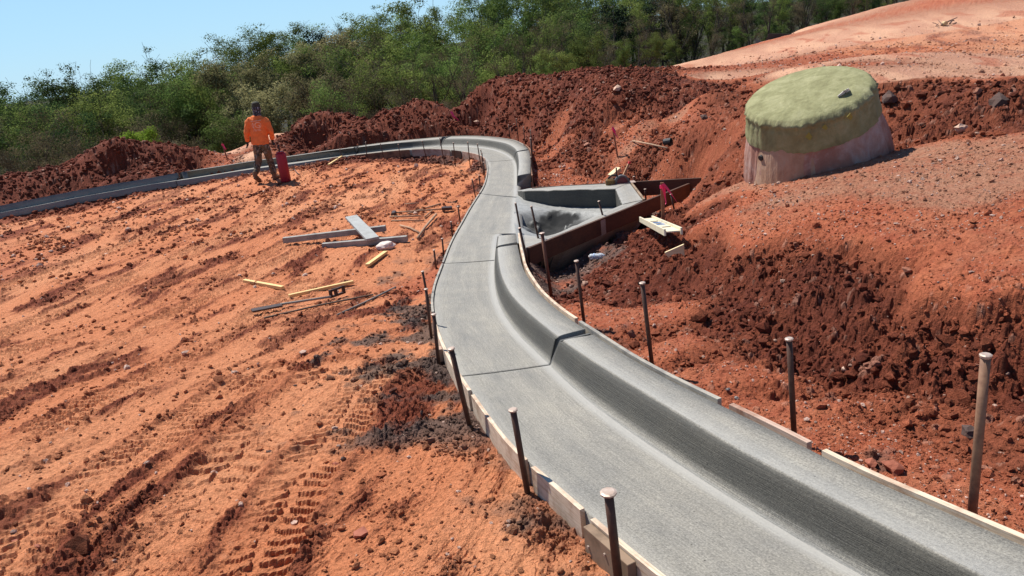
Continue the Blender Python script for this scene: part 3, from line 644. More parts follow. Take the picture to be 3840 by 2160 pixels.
strip('form_board',B1[6:near(B1,un(3050,1693,.15))],-.046,.024,.006,-.2,mPly,'pale form board behind the nearest kerb at the right edge of the picture')
strip('form_board',B1[near(B1,un(3050,1693,.15))+1:near(B1,un(2700,1515,.15))],-.048,.026,.006,-.2,mPly3,'doubled form board behind the near kerb, left of the tall right hand stake')
strip('form_board',B1[near(B1,un(2700,1515,.15))+1:near(B1,un(2152,1206,.15))],-.045,.024,.006,-.2,mGreyW,'cement smeared form board behind the kerb up to the curved joint')
strip('form_board',B1[near(B1,un(2152,1206,.15))+1:],-.045,.024,.008,-.26,mPly,'rear form board curving to the end of the kerb before the inlet')
strip('form_board',B2[0:near(B2,un(1962,543,.15))],-.040,.024,.010,-.24,mPly2,'rear form board on the outside of the kerb just past the inlet')
strip('form_board',B2[near(B2,un(1962,543,.15))+1:near(B2,un(1300,555,.15))],-.025,.02,.003,-.2,mGreyW,'thin rear form board following the outside of the far bend')
# brown scrap block nailed over a board joint
def blk(name,p,L,H,T,mat,label,cat,group=None,dout=.026,topz=.0):
    i=eidx(*p); n0=LE[i-int(L/.04/2)];n1=LE[i+int(L/.04/2)]; d=n1-n0; d/=np.linalg.norm(d); nrm=np.array([-d[1],d[0],0]); c=LE[i]+nrm*(dout+T/2)+np.array([0,0,topz-H/2])
    mb=MB(); mb.box(c,d*L/2,nrm*T/2,(0,0,H/2)); o=mb.build(name,mat,bevel=.002); return tag(o,label,cat,group),c,d,nrm
sb,c,d,nrm=blk('scrap_block',(2330,2030),.30,.185,.036,mScab,'weathered brown scrap block nailed to the form by the nearest stake','wood block',topz=.003)
mSteel=simple('rusty_steel',(.055,.028,.02),(.11,.055,.035),30,.6,.4,.002,metal=.2,spec=.4); mSteelL=simple('rusty_tan_steel',(.30,.17,.10),(.16,.08,.05),25,.65,.4,.002,metal=.1)
mHead=simple('bright_hammered_steel',(.50,.40,.34),(.36,.26,.2),40,.5,.3,.002,metal=.3)
for k in (-.11,.0,.12):
    mb=MB(); mb.tube([c+d*k+nrm*.018+np.array([0,0,.05-abs(k)*.3]),c+d*k+nrm*.024+np.array([0,0,.05-abs(k)*.3])],.006,8); mb.build('nail_head',mHead,sb)
blk('scrap_block',(1668,1300),.09,.10,.03,mPly3,'small pink wooden cleat on the form beside the curved joint','wood block')
# ------------------------------------------------------------ steel pins
SIZ={}
def stake(top,base,label,dz=None,r=.0125,mush=1.45,group='steel form stakes',mat=None,deep=.15,basep=None):
    b=np.array(basep) if basep is not None else onground(*base) if dz is None else un(base[0],base[1],dz)
    d=ray(*top); h=np.hypot(b[0],b[1]); t=h/np.hypot(d[0],d[1]); a=d*t; a[2]+=CZ
    ax=(a-b); L=np.linalg.norm(ax); ax/=L; b0=b-ax*deep
    o=empty('form_stake',tuple(b),label,'stake',group)
    mb=MB(); off_=Vector(b); P=lambda q: Vector(q)-off_
    mb.tube([P(b0),P(b+ax*L*.5),P(a-ax*.012)],[r,r,r*1.02],10); mb.build('shaft',mat or mSteel,o,smooth=True)
    mb=MB(); mb.tube([P(a-ax*.013),P(a-ax*.009),P(a-ax*.003),P(a)],[r*1.02,r*mush,r*mush*1.02,r*mush*.75],10); mb.build('head',mHead,o)
    return o
def outst(p,off_=.035):   # point on the lot side just outside the form
    i=eidx(*p); d=LE[i+1]-LE[i-1]; d/=np.linalg.norm(d); return LE[i]+np.array([-d[1],d[0],0])*off_+np.array([0,0,-.12])
def sts(top,base,label,**k): 
    return stake(top,base,label,**k)
S_=sts
S_((2281,1842),(2322,2200),'nearest steel stake with a wide mushroomed head, against the brown scrap block',dz=-.10,r=.0165,mush=1.75)
S_((1923,1533),(1979,1850),'steel stake second from the bottom along the left form',dz=-.12,r=.0145)
S_((1691,1304),(1763,1605),'steel stake leaning over the dark curved joint',dz=-.12,r=.0145)
S_((1626,1176),(1646,1373),'steel stake in front of the pinkish plywood, just past the curved joint',dz=-.12,r=.0135)
S_((1597,1082),(1618,1267),'front one of two overlapping stakes at the left bulge of the gutter',dz=-.12,r=.0125)
S_((1584,1016),(1608,1140),'rear one of two overlapping stakes at the left bulge of the gutter',dz=-.12,r=.012)
S_((1627,936),(1636,1006),'short stake beside the joint left of the kerb stub end',dz=-.12,r=.0115)
S_((1658,893),(1664,959),'short stake left of the gutter, second beyond the kerb stub end joint',dz=-.12,r=.0115)
S_((1691,830),(1697,888),'left gutter stake third beyond the kerb stub end joint',dz=-.12,r=.0115)
S_((1717,773),(1726,832),'left gutter stake fourth beyond the kerb stub end joint, by the dark slurry',dz=-.12,r=.0115)
S_((1770,671),(1783,739),'leaning stake left of the joint opposite the black inlet opening',dz=-.12,r=.0115)
S_((1796,656),(1801,704),'stake just beyond the leaning one, at the form\'s white splash',dz=-.12,r=.0115)
S_((1813,607),(1820,675),'lower stake of three clustered inside the far bend',dz=-.12,r=.0115)
S_((1807,573),(1813,650),'middle stake of three clustered inside the far bend',dz=-.12,r=.011)
S_((1802,560),(1815,615),'upper stake of three clustered inside the far bend',dz=-.12,r=.011)
S_((1790,539),(1804,626),'tall stake inside the far bend with a dark clod at its foot',dz=-.12,r=.0115)
S_((1754,532),(1762,611),'stake in front of the sunlit pinkish board of the bend',dz=-.12,r=.0115)
S_((1700,534),(1707,606),'stake in front of the short dark brown board of the bend',dz=-.12,r=.0115)
S_((1649,516),(1664,597),'leaning stake crossing the kerb joint at the top of the bend',dz=-.12,r=.0115)
S_((1583,528),(1598,591),'stake at the left half of the stained pinkish far board',dz=-.12,r=.0115)
S_((1493,540),(1503,596),'stake near the right end of the long rusty board',dz=-.12,r=.011)
S_((1426,538),(1441,600),'stake at the middle of the long rusty board',dz=-.12,r=.011)
S_((1371,532),(1377,602),'tall stake crossing the kerb at its step on the far side',dz=-.12,r=.0115)
S_((1274,558),(1284,600),'stake at the top of the leaning pine brace',dz=-.12,r=.011)
# behind the kerb
for tp,bs,lb in [((1299,486),(1306,553),'leftmost stake behind the far kerb, right of the worker'),((1390,488),(1398,548),'thin stake behind the far kerb, second from the left'),((1483,474),(1491,532),'stake behind the far kerb, third from the left'),((1557,461),(1563,523),'tall stake behind the far kerb above the long rusty board'),((1622,468),(1635,516),'leaning stake behind the kerb left of the pink ribbon'),((1711,493),(1715,512),'tiny stake stub behind the top of the bend'),((1762,439),(1771,511),'tall stake in the dark hollow behind the bend'),((1822,457),(1827,514),'stake behind the bend, right of the dark hollow'),((1907,468),(1913,523),'left stake of three behind the outer right of the bend'),((1936,445),(1944,530),'tallest stake of three behind the outer right of the bend'),((1963,476),(1970,546),'right stake of three behind the outer right of the bend'),((1989,487),(2000,625),'highest of the overlapping stakes on the outside of the bend'),((1989,517),(2001,690),'middle of the overlapping stakes on the outside of the bend'),((1990,588),(2005,702),'lowest of the overlapping stakes on the outside of the bend, beside the black opening')]:
    S_(tp,bs,lb,dz=.0 if bs[1]<560 else -.08,r=.0115)
S_((3697,1327),(3645,1935),'thick tall tan and brown stake at the right edge of the picture',dz=.07,r=.0155,mush=1.2,mat=mSteelL)
S_((2959,1267),(2977,1612),'stake behind the near kerb, second from the right edge',dz=.07,r=.0125)
S_((2408,1058),(2445,1365),'stake behind the near kerb right of the curved joint',dz=.06,r=.0125)
S_((2161,976),(2191,1215),'stake behind the kerb beside the crushed plastic bottle',dz=.03,r=.0125)
S_((2032,872),(2068,1115),'stake with a broad pale head in front of the inlet board',dz=-.1,r=.0165,mush=1.6,mat=simple('rust_brown_steel',(.20,.085,.045),(.12,.05,.03),25,.6,.4,.002,metal=.1))
S_((1948,853),(1990,1040),'stake at the corner where kerb end and inlet board meet',dz=-.1,r=.0145,mush=1.3)
S_((1933,760),(1953,870),'stake standing on the rim of the inlet beside the gutter',dz=-.03,r=.0135,mush=1.2)
S_((1992,772),(2033,960),'stake inside the inlet corner with its foot behind the pale headed one',dz=-.1,r=.013,mush=1.25)
S_((2245,753),(2277,869),'stake at the middle of the long inlet board',dz=-.1,r=.0125,mush=1.5)
S_((2516,727),(2531,799),'stake behind the ribboned lath at the far end of the inlet board',dz=-.02,r=.0125)
S_((2419,708),(2422,745),'short stake between the two inlet boards',dz=-.02,r=.013)
S_((2311,628),(2311,685),'stake in front of the circular saw',dz=-.02,r=.0125)
S_((2377,661),(2378,690),'dark stub of a stake at the corner behind the inlet',dz=.0,r=.014)
# ------------------------------------------------------------ storm drain inlet
def U(px,py,z): return un(px,py,z)
inl=empty('storm_drain_inlet',(0,0,0),'grey concrete storm drain inlet with triangular basin and dark pit','drain inlet')
TZ=BTOP
nin=[U(1962,715,TZ),U(2307,707,TZ)];nout=[U(1996,704,TZ),U(2360,685,TZ)]
ein=U(2332,766,TZ); eout=U(2409,750,TZ)
sin_=[U(2332,766,TZ),U(2282,787,TZ),U(2148,846,TZ),U(2074,880,TZ),U(2021,889,TZ),U(1962,877,TZ-.04)]
sout=[U(2409,750,TZ),U(2262,822,TZ),U(2120,876,TZ),U(2052,899,TZ),U(2000,917,TZ),U(1971,927,TZ-.01)]
def floorz(px,py,xy):   # height of a pixel seen straight below/behind a known plan point
    d=ray(px,py); t=np.hypot(*xy[:2])/np.hypot(d[0],d[1]); return CZ+t*d[2]
def walltop(name,inner,outer,depth_in,depth_out,mat):
    n=len(inner); rows=[[],[],[],[],[]]
    A=np.array(inner);B=np.array(outer)
    def res(L,k=24):
        s=np.r_[0,np.cumsum(np.linalg.norm(np.diff(L,axis=0),axis=1))]; t=np.linspace(0,s[-1],k); return np.stack([np.interp(t,s,L[:,i]) for i in range(3)],1)
    A=res(A);B=res(B); jit=np.random.RandomState(3).randn(24,3)*.003
    A=A+jit
    return sect([zup(A,-depth_in),zup(A,-.012),A*.96+B*.04,lerp(A,B,.5)+np.array([0,0,.003]),B,zup(B,-depth_out),zup(A,-depth_in)],name,inl,mat,[-1,-.9,.5,.1,.3,0,-1],smooth=False)  # inner wall face darkened with painted shade, rim edge lightened
walltop('basin_wall',[U(1940,716,.02),U(1962,715,TZ-.02)]+[nin[0]*.7+nin[1]*.3,nin[1]],[U(1950,713,.02),U(1985,706,TZ-.02),nout[0]*.7+nout[1]*.3,nout[1]],.62,.3,mCon)
walltop('basin_wall',[nin[1]+np.array([.002,0,-.003]),ein],[nout[1]+np.array([0,0,-.003]),eout],.6,.3,mCon)
walltop('basin_wall',[p+np.array([0,0,-.006]) for p in sin_],[p+np.array([0,0,-.006]) for p in sout],.6,.2,mCon)
# floor of the basin: dips from the gutter rim to the pit
fz=[(RIM[0],-.0),(RIM[len(RIM)//3],0),(RIM[2*len(RIM)//3],0),(RIM[near(RIM,un(1936,735,-.03))],0)]
cp=[(p[0]+.0,p[1],p[2]+.004) for p,_ in fz]
p=np.array(RIM[0])
for (px,py),xy in [((1993,758),nin[0]*.93+nin[1]*.07),((2086,773),nin[0]*.66+nin[1]*.34),((2180,779),nin[0]*.38+nin[1]*.62),((2282,778),nin[0]*.08+nin[1]*.92)]:
    cp.append((xy[0],xy[1]-.0,floorz(px,py,xy)))
cp.append((ein[0],ein[1],-.22))
for px,py,z in [(1985,800,-.05),(1975,850,-.05),(2000,868,-.10),(2035,845,-.13),(2065,860,-.24),(2095,848,-.23),(2110,838,-.19),(2150,825,-.165),(2180,810,-.145),(2120,800,-.12),(2050,800,-.09),(2240,800,-.155)]:
    q=U(px,py,z); cp.append((q[0],q[1],z+float(g(q[1]))))
cp.append((sin_[3][0],sin_[3][1],-.34));cp.append((sin_[2][0],sin_[2][1],-.34));cp.append((sin_[1][0],sin_[1][1],-.25))
cp=np.array(cp)
PO=np.array([RIM[0]-np.array([.03,0,0])]+[RIM[len(RIM)//2]-np.array([.03,0,0])]+[U(1936,722,0)]+[lerp(nin[0],nout[0],.5),lerp(nin[1],nout[1],.5),lerp(ein,eout,.5),lerp(sin_[2],sout[2],.5),lerp(sin_[3],sout[3],.5),lerp(sin_[5],sout[5],.5)])
x0,y0=PO[:,:2].min(0);x1,y1=PO[:,:2].max(0); st_=.025
xs=np.arange(x0,x1,st_);ys=np.arange(y0,y1,st_);XX,YY=np.meshgrid(xs,ys)
d2=(XX[...,None]-cp[:,0])**2+(YY[...,None]-cp[:,1])**2
Dm=np.sqrt((cp[:,None,0]-cp[None,:,0])**2+(cp[:,None,1]-cp[None,:,1])**2+.04); mz=cp[:,2].mean(); sw=np.linalg.solve(Dm-np.eye(len(cp))*.04,cp[:,2]-mz); ZZ=np.clip(np.sqrt(d2+.04)@sw+mz,-.4,.02)
rg=ss(.05,.6,XX-RIM[0][0]); 
def fhit(px,py):
    d=ray(px,py); t=np.linspace(8,15,1500)/d[1]; xq=t*d[0];yq=t*d[1];zq=CZ+t*d[2]; ii=np.clip(((xq-x0)/st_).astype(int),0,XX.shape[1]-1);jj=np.clip(((yq-y0)/st_).astype(int),0,XX.shape[0]-1); k=np.argmax(zq<ZZ[jj,ii]); return xq[k],yq[k]
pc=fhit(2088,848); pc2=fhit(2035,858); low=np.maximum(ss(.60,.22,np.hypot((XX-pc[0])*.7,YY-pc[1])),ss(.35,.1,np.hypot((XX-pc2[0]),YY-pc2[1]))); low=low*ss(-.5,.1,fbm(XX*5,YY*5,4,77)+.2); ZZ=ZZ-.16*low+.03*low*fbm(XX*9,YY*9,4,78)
cl,_=clod(XX,YY,.09,7,.8); cl2,_=clod(XX,YY,.04,8,.8); ZZ=ZZ+.35*cl2*rg+.009*fbm(XX*6,YY*6,4,5)*rg+low*cl*.5+.02*fbm(XX*3,YY*3,3,9)*low
shade_mask=np.zeros_like(XX)  # pit shade, painted into the floor colour as dark blobs
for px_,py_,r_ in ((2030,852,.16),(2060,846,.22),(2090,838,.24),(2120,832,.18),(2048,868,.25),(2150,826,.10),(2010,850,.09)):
    hx,hy=fhit(px_,py_); shade_mask=np.maximum(shade_mask,ss(1.25,.6,np.hypot(XX-hx,YY-hy)/r_+.55*fbm(XX*7,YY*7,4,91)))
shade_mask=np.maximum(shade_mask,low)
ins=inpoly(PO,np.stack([XX.ravel(),YY.ravel()],1)).reshape(XX.shape)
ix=np.arange(XX.size).reshape(XX.shape); ok=ins[:-1,:-1]&ins[1:,1:]&ins[:-1,1:]&ins[1:,:-1]
Qf=np.stack([ix[:-1,:-1],ix[:-1,1:],ix[1:,1:],ix[1:,:-1]],-1)[ok]
u_,inv=np.unique(Qf,return_inverse=True); VV=np.stack([XX,YY,ZZ],-1).reshape(-1,3)[u_]
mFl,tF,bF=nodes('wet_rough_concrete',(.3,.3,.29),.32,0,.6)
aF=tF.nodes.new('ShaderNodeAttribute'); aF.attribute_name='pit_shade'; obF=mapping(tF); nF=nz(tF,14,6,.75,obF); nF2=nz(tF,70,4,.7,obF)
cF=ramp(tF,nF,[(.3,(.20,.20,.19)),(.6,(.33,.33,.31)),(.75,(.42,.42,.39))]); cF=mixc(tF,aF.outputs['Fac'],cF,(.018,.018,.017)); tF.links.new(cF,bF.inputs['Base Color']); rF=tF.nodes.new('ShaderNodeMapRange'); rF.inputs['To Min'].default_value=.5; rF.inputs['To Max'].default_value=.95; tF.links.new(aF.outputs['Fac'],rF.inputs[0]); tF.links.new(rF.outputs[0],bF.inputs['Roughness']); bump(tF,bF,nF2,.7,.01)  # near-black mix is the painted shade of the pit
npmesh('basin_floor',VV,inv.reshape(-1,4),mFl,inl,attrs={'pit_shade':np.repeat((shade_mask).ravel()[u_][:,None],3,1)})
# two long planks forming the sides of the inlet
def plank(name,a,b,H,T,mat,label,cat='form board',group=None,extra=None):
    a=Vector(a);b=Vector(b); d=(b-a); L=d.length; d/=L; n_=Vector((-d.y,d.x,0)).normalized(); u=n_.cross(d)*-1 if n_.cross(d).z<0 else n_.cross(d)
    mb=MB(); mb.box((a+b)/2-u*H/2,d*L/2,n_*T/2,u*H/2); o=mb.build(name,mat,bevel=.0025)
    at=o.data.attributes.new('st','FLOAT_VECTOR','POINT'); 
    vals=[]
    for v in o.data.vertices:
        q=v.co-a; vals+= [q.dot(d),q.dot(u)+q.dot(n_)*.7,0]
    at.data.foreach_set('vector',vals); return tag(o,label,cat,group)
pa=U(1973,928,TZ+.01); pe=U(2409,751,TZ); dirp=(pe-pa)/np.linalg.norm(pe-pa)
pb=aty(2577,687,0.1+pa[1]+(pe-pa)[1]*( (aty(2577,687,12.6)[0]-pa[0])/(pe-pa)[0])) if False else None
# far end of the front plank: where the line of sight to its tip meets the plank's plane
def onplane(px,py,a,d):
    r=ray(px,py); nrm=np.array([-d[1],d[0],0]); t=((a-np.array([0,0,CZ]))@nrm)/(r@nrm); q=r*t; q[2]+=CZ; return q
pb=onplane(2577,687,pa,dirp)
nn=np.array([dirp[1],-dirp[0],0])*.03
plank('form_board',pa+nn*.9,pb+nn*.9,.215,.038,mBrW,'long dark brown plank forming the front side of the inlet, passed by the ribboned lath',group='planks forming the inlet')
qa=nout[0]+np.array([-.05,.03,-.002]); qd=(nout[1]-nout[0])/np.linalg.norm(nout[1]-nout[0]); 
qb=onplane(2630,666,nout[1]+np.array([0,.03,0]),qd)
plank('form_board',nout[0]+np.array([0,.028,.0]),qb,.235,.038,mBrW,'dark plank behind the inlet reaching furthest right into the red soil',group='planks forming the inlet')
plank('form_board',nout[1]+np.array([.03,0,.008]),eout+np.array([.03,.02,.008]),.2,.03,mScab,'short pale edged board closing the right end of the inlet',group='planks forming the inlet')
print('concrete',time.time()-T0)
# ------------------------------------------------------------ loose things on the site
def gp(px,py,dz=0.): q=onground(px,py); q=q.copy(); q[2]+=dz; return q
def uvst(o,a,d,u):
    at=o.data.attributes.new('st','FLOAT_VECTOR','POINT'); v=[]
    for q in o.data.vertices:
        r=q.co-Vector(a); v+=[r.dot(Vector(d)),r.dot(Vector(u))+r.z*.5,0]
    at.data.foreach_set('vector',v)
def board(name,a,b,wd,th,mat,label,cat,group=None,bev=.002):
    a=Vector(a);b=Vector(b); d=(b-a).normalized(); s_=d.cross(Vector((0,0,1))).normalized(); mb=MB(); mb.beam(a,b,wd,th); o=mb.build(name,mat,bevel=bev); uvst(o,a,d,s_); return tag(o,label,cat,group)
G3='stacked form planks lying on the clay'
board('plank',gp(1067,921,.085),gp(1452,886,.13),.075,.085,mOldB,'longest grey plank of the crossed pile, its left end nearest the worker','plank',G3)
board('plank',gp(1212,930,.03),gp(1530,912,.07),.075,.085,mOldB,'lower grey plank of the crossed pile, lying under the other two','plank',G3)
board('plank',gp(1325,858,.20),gp(1402,921,.10),.19,.038,simple('slurry_coated_plank',(.36,.37,.36),(.25,.25,.24),9,.7,.3,.003),'broad grey plank lying across the top of the crossed pile','plank',G3)
board('wood_offcut',gp(1379,1003,.03),gp(1448,953,.03),.06,.036,mPine,'short pine offcut in front of the crossed plank pile','offcut','pine pieces on the clay')
board('wooden_stake',gp(918,1061,.03),gp(1063,1088,.03),.045,.04,mPine,'short yellow pine stake lying left of the metal tool','wooden stake','pine pieces on the clay')
board('wooden_stake',gp(1085,1118,.025),gp(1326,1066,.03),.042,.038,mPine,'long yellow pine strip lying behind the metal tool','wooden stake','pine pieces on the clay')
mb=MB(); mb.tube([gp(992,1199,.02),gp(1200,1154,.03),gp(1401,1114,.03)],.011,8); tag(mb.build('pole',simple('weathered_pole',(.22,.15,.10),(.12,.08,.055),12),smooth=True),'thin dark pole lying in front of the metal headed tool','pole','poles on the clay')
mb=MB(); mb.tube([gp(1263,1190,.02),gp(1370,1140,.02),gp(1485,1086,.03)],.012,8); tag(mb.build('pole',simple('muddy_pole',(.20,.19,.17),(.11,.10,.09),12),smooth=True),'grey muddy pole pointing at the slurry beside the form','pole','poles on the clay')
# long tool with a flat blade and a holed bracket
t_=empty('concrete_tool',gp(1120,1150),'long handled metal float tool lying on the clay with a dark holed head','hand tool')
def par(o,p): o.parent=p; o.matrix_parent_inverse=Matrix.Translation(p.location).inverted(); return o
mDk=simple('dark_tool_steel',(.045,.03,.027),(.08,.05,.04),30,.5,.3,.002,metal=.4)
mb=MB(); mb.tube([gp(1055,1157,.05),gp(1245,1128,.05)],.014,8); par(mb.build('handle',simple('worn_handle',(.34,.31,.27),(.20,.17,.14),10),smooth=True),t_)
a=gp(947,1180,.045);b=gp(1060,1158,.045); mb=MB(); mb.beam(a,b,.10,.02); par(mb.build('blade',mDk,bevel=.003),t_)
a=Vector(gp(1245,1126,.075));b=Vector(gp(1293,1112,.085)); d=(b-a).normalized(); nn_=Vector((-d.y,d.x,0)); 
mb=MB(); mb.box((a+b)/2+Vector((0,0,.035)),(b-a)/2,nn_*.012,(0,0,.012)); mb.box((a+b)/2-Vector((0,0,.035)),(b-a)/2,nn_*.012,(0,0,.012)); mb.box(a,d*.018,nn_*.012,(0,0,.047)); mb.box(b,d*.018,nn_*.012,(0,0,.047)); mb.box((a+b)/2-d*.02,d*.02,nn_*.012,(0,0,.03))
par(mb.build('bracket',mDk,bevel=.002),t_)
# tools and sticks further back
mPal=simple('dry_stick',(.42,.27,.17),(.26,.15,.09),14)
def stick(P,r,label,mat=mPal,name='stick',cat='stick',grp='sticks and tool handles left of the slurry',z=.02):
    mb=MB(); q=[gp(*p,z) for p in P]; mb.tube(q,r,7); return tag(mb.build(name,mat,smooth=True),label,cat,grp)
stick([(1519,769),(1571,765)],.009,'shortest thin stick, uppermost of the tools by the inlet side slurry')
stick([(1529,806),(1590,786),(1653,768)],.014,'stick lying slanted across the tool handles')
s1=empty('shovel',gp(1560,798),'shovel like tool with a dark square head pointing at the gutter','hand tool')
mb=MB(); mb.tube([gp(1473,806,.04),gp(1660,792,.04)],.012,8); par(mb.build('handle',mPal,smooth=True),s1)
mb=MB(); mb.beam(gp(1658,793,.05),gp(1697,790,.05),.12,.05); par(mb.build('head',mDk,bevel=.004),s1)
s2=empty('hammer',gp(1520,820),'long pale handled sledge hammer with its dark head at the left','hammer')
mb=MB(); mb.tube([gp(1462,819,.03),gp(1579,816,.03)],.014,8); par(mb.build('handle',mPal,smooth=True),s2)
a=Vector(gp(1478,809,.04)); mb=MB(); mb.beam(a-Vector((0,.09,0)),a+Vector((0,.09,0)),.07,.07); par(mb.build('head',mDk,bevel=.01),s2)
stick([(1469,832),(1530,830),(1591,832)],.012,'straight pale stick, lowest of the parallel handles')
stick([(1502,852),(1540,862),(1575,881)],.017,'bent knobbly branch lying left of the thicker branch',z=.03)
stick([(1637,814),(1610,846),(1592,868),(1568,905)],.02,'thicker forked branch leaning towards the gutter',z=.05)
stick([(1621,794),(1593,818)],.013,'small slanted stick between the handles and the thick branch')
# crumpled paper, bottle, level, scrap ply
def crumple(name,c,rx,ry,rz,seed,mat,label,cat,rot=0,amp=.35,sub_=3):
    bm=bmesh.new(); bmesh.ops.create_icosphere(bm,subdivisions=sub_,radius=1); rs=np.random.RandomState(seed)
    co=np.array([v.co for v in bm.verts]); k=rs.randn(7,3)*2.2; ph=rs.rand(7)*6
    f=sum(np.abs(np.sin(co@k[i]+ph[i])) for i in range(7))/7
    for v,q in zip(bm.verts,f): v.co*=1+amp*(q-.6)*2+rs.randn()*.03*amp; 
    for v in bm.verts: v.co=Vector((v.co.x*rx,v.co.y*ry,v.co.z*rz))
    me=bpy.data.meshes.new(name); bm.to_mesh(me); bm.free(); me.materials.append(mat); o=bpy.data.objects.new(name,me); C.objects.link(o); o.location=c; o.rotation_euler=(0,0,rot)
    return tag(o,label,cat)
mWh=simple('white_paper',(.72,.62,.56),(.55,.42,.36),18,.7,.3,.004)
crumple('crumpled_bag',gp(1447,934,.05),.13,.10,.065,4,mWh,'crumpled white bag beside the end of the plank pile','bag')
mCl,tC_,bC=nodes('clear_plastic',(.75,.82,.9),.15,0,.6); bC.inputs['Transmission Weight'].default_value=.45
bt=empty('plastic_bottle',gp(2243,974,.04),'crushed clear water bottle lying on the soil by the inlet trench','bottle')
q=gp(2243,974,.045); ax=Vector((.93,-.33,.05)).normalized(); mb=MB(); pr=[(0,.03),(.02,.036),(.05,.030),(.075,.037),(.10,.031),(.13,.038),(.155,.034),(.175,.018),(.19,.013)]
mb.tube([Vector(q)-ax*(.10-t) for t,_ in pr][::-1],[r for _,r in pr][::-1],12); par(mb.build('bottle_body',mCl,smooth=True),bt)
mb=MB(); mb.tube([Vector(q)-ax*.055,Vector(q)-ax*.035],.0375,12,cap=False); par(mb.build('paper_label',simple('blue_white_label',(.55,.65,.8),(.25,.35,.55),30),smooth=True),bt)
mb=MB(); mb.tube([Vector(q)-ax*.115,Vector(q)-ax*.10],.015,10); par(mb.build('bottle_cap',mWh),bt)
# spirit level: two rails and a web with windows
lv=empty('spirit_level',gp(2470,870),'cream coloured spirit level with blue windows lying on the near bank','spirit level')
a=Vector(gp(2424,838,.06)); b=Vector(gp(2526,893,.06)); d=(b-a).normalized(); s_=d.cross(Vector((0,0,1))).normalized(); L=(b-a).length; upn=s_.cross(d)
mLv=simple('cream_metal',(.74,.66,.48),(.62,.54,.38),14,.5,.2,.002); wd=.075
for sg,nm in ((1,'rail'),(-1,'rail')):
    mb=MB(); c0=(a+b)/2+s_*sg*wd; mb.box(c0,d*L/2,s_*.009,upn*.032); par(mb.build(nm,mLv,bevel=.002),lv)
mb=MB(); mb.box((a+b)/2,d*L/2*.98,s_*(wd-.01),upn*.006)
par(mb.build('web',mLv,bevel=.001),lv)
mBl=simple('blue_window',(.30,.45,.70),(.12,.2,.4),20,.25); mBk=simple('black_slot',(.02,.02,.025),(.03,.03,.03),20,.6)
for k,mt,w1 in ((-.19,mBk,.012),(-.075,mBl,.045),(.055,mBl,.045),(.25,mBk,.012)):
    mb=MB(); mb.box((a+b)/2+d*L*k+upn*.008,d*w1*L*.9,s_*(wd-.02),upn*.002); par(mb.build('window' if mt is mBl else 'slot',mt),lv)
    if mt is mBl:
        mb=MB(); mb.tube([(a+b)/2+d*L*(k-.02)+upn*.009,(a+b)/2+d*L*(k-.02)+upn*.013],.03,12); par(mb.build('hand_hole',mBk),lv)
# torn piece of plywood
pq=[(2492,948),(2563,917),(2567,962),(2553,950),(2527,953),(2505,966)]; base=gp(2535,955); pl_=[]
for u in pq:
    r=ray(*u); t=(base[1]+.0)/r[1]; q=r*t; q[2]+=CZ; pl_.append(Vector(q))
mb=MB(); bk=Vector((.01,.02,.002)); n=len(pl_); mb.add(pl_+[p+bk for p in pl_],[tuple(range(n)),tuple(range(n,2*n))[::-1]]+[(k,(k+1)%n,n+(k+1)%n,n+k) for k in range(n)])
o=mb.build('plywood_scrap',mOsb); uvst(o,pl_[0],(1,0,0),(0,0,1)); tag(o,'torn piece of raw plywood sticking up below the spirit level','plywood scrap')
# stick and cup on the soil heap, saw behind the inlet
stick([(2373,532),(2440,545),(2503,560)],.016,'thin pale lath lying on the heap left of the covered riser',grp=None)
mb=MB(); q=gp(2492,546,.06); mb.tube([q,q+np.array([.1,-.08,.02])],.055,12,cap=False); mb.tube([q+np.array([.005,0,0]),q+np.array([.006,-.002,0])],.05,12); tag(mb.build('black_cup',mBk),'small black plastic cup on the heap at the end of the thin lath','cup')
sw_=un(2338,680,.2); saw=empty('circular_saw',tuple(sw_),'circular saw with round dark guard resting behind the inlet corner','circular saw')
cv=Vector(sw_)+Vector((0,.12,-.05))
mb=MB(); prof=[]; n=20; vs=[];fs=[]
for s__ in (0,1):
    for k in range(n+1):
        th=math.pi*k/n; vs.append(cv+Vector((.125*math.cos(th),s__*.06,.125*math.sin(th))))
    vs.append(cv+Vector((0,s__*.06,0)))
for k in range(n): fs+= [(k,k+1,n+2+k+1,n+2+k),(k,n+1,k+1),(n+2+k,n+2+k+1,2*n+3)]
mb.add(vs,fs); par(mb.build('blade_guard',simple('dark_guard',(.16,.15,.15),(.09,.08,.08),20,.4)),saw)
mb=MB(); mb.tube([cv+Vector((0,-.012,.01)),cv+Vector((0,-.004,.01))],.085,20); par(mb.build('saw_disc',simple('dark_red_disc',(.16,.02,.035),(.10,.015,.02),20,.4)),saw)
mb=MB(); mb.box(cv+Vector((-.19,.02,.03)),(.07,0,0),(0,.06,0),(0,0,.055)); par(mb.build('motor_housing',simple('yellow_black_housing',(.25,.13,.02),(.03,.025,.02),9,.5),bevel=.02),saw)
mb=MB(); mb.tube([cv+Vector((-.22,.03,.09)),cv+Vector((-.15,.03,.14)),cv+Vector((-.06,.03,.12))],.016,8); par(mb.build('handle',mBk,smooth=True),saw)
mb=MB(); mb.box(cv+Vector((.01,.03,-.004)),(.2,0,0),(0,.08,0),(0,0,.004)); par(mb.build('base_plate',mHead),saw)
q=gp(2306,664,.0); mb=MB(); mb.beam(Vector(q)+Vector((-.08,0,.02)),Vector(q)+Vector((.10,.1,.12)),.12,.07); o=mb.build('wood_offcut',mOsb,bevel=.003); uvst(o,q,(1,0,0),(0,1,0)); tag(o,'pale wedge of wood propped behind the circular saw','offcut')
rd=simple('red_paint',(.62,.05,.05),(.5,.03,.04),20,.5)
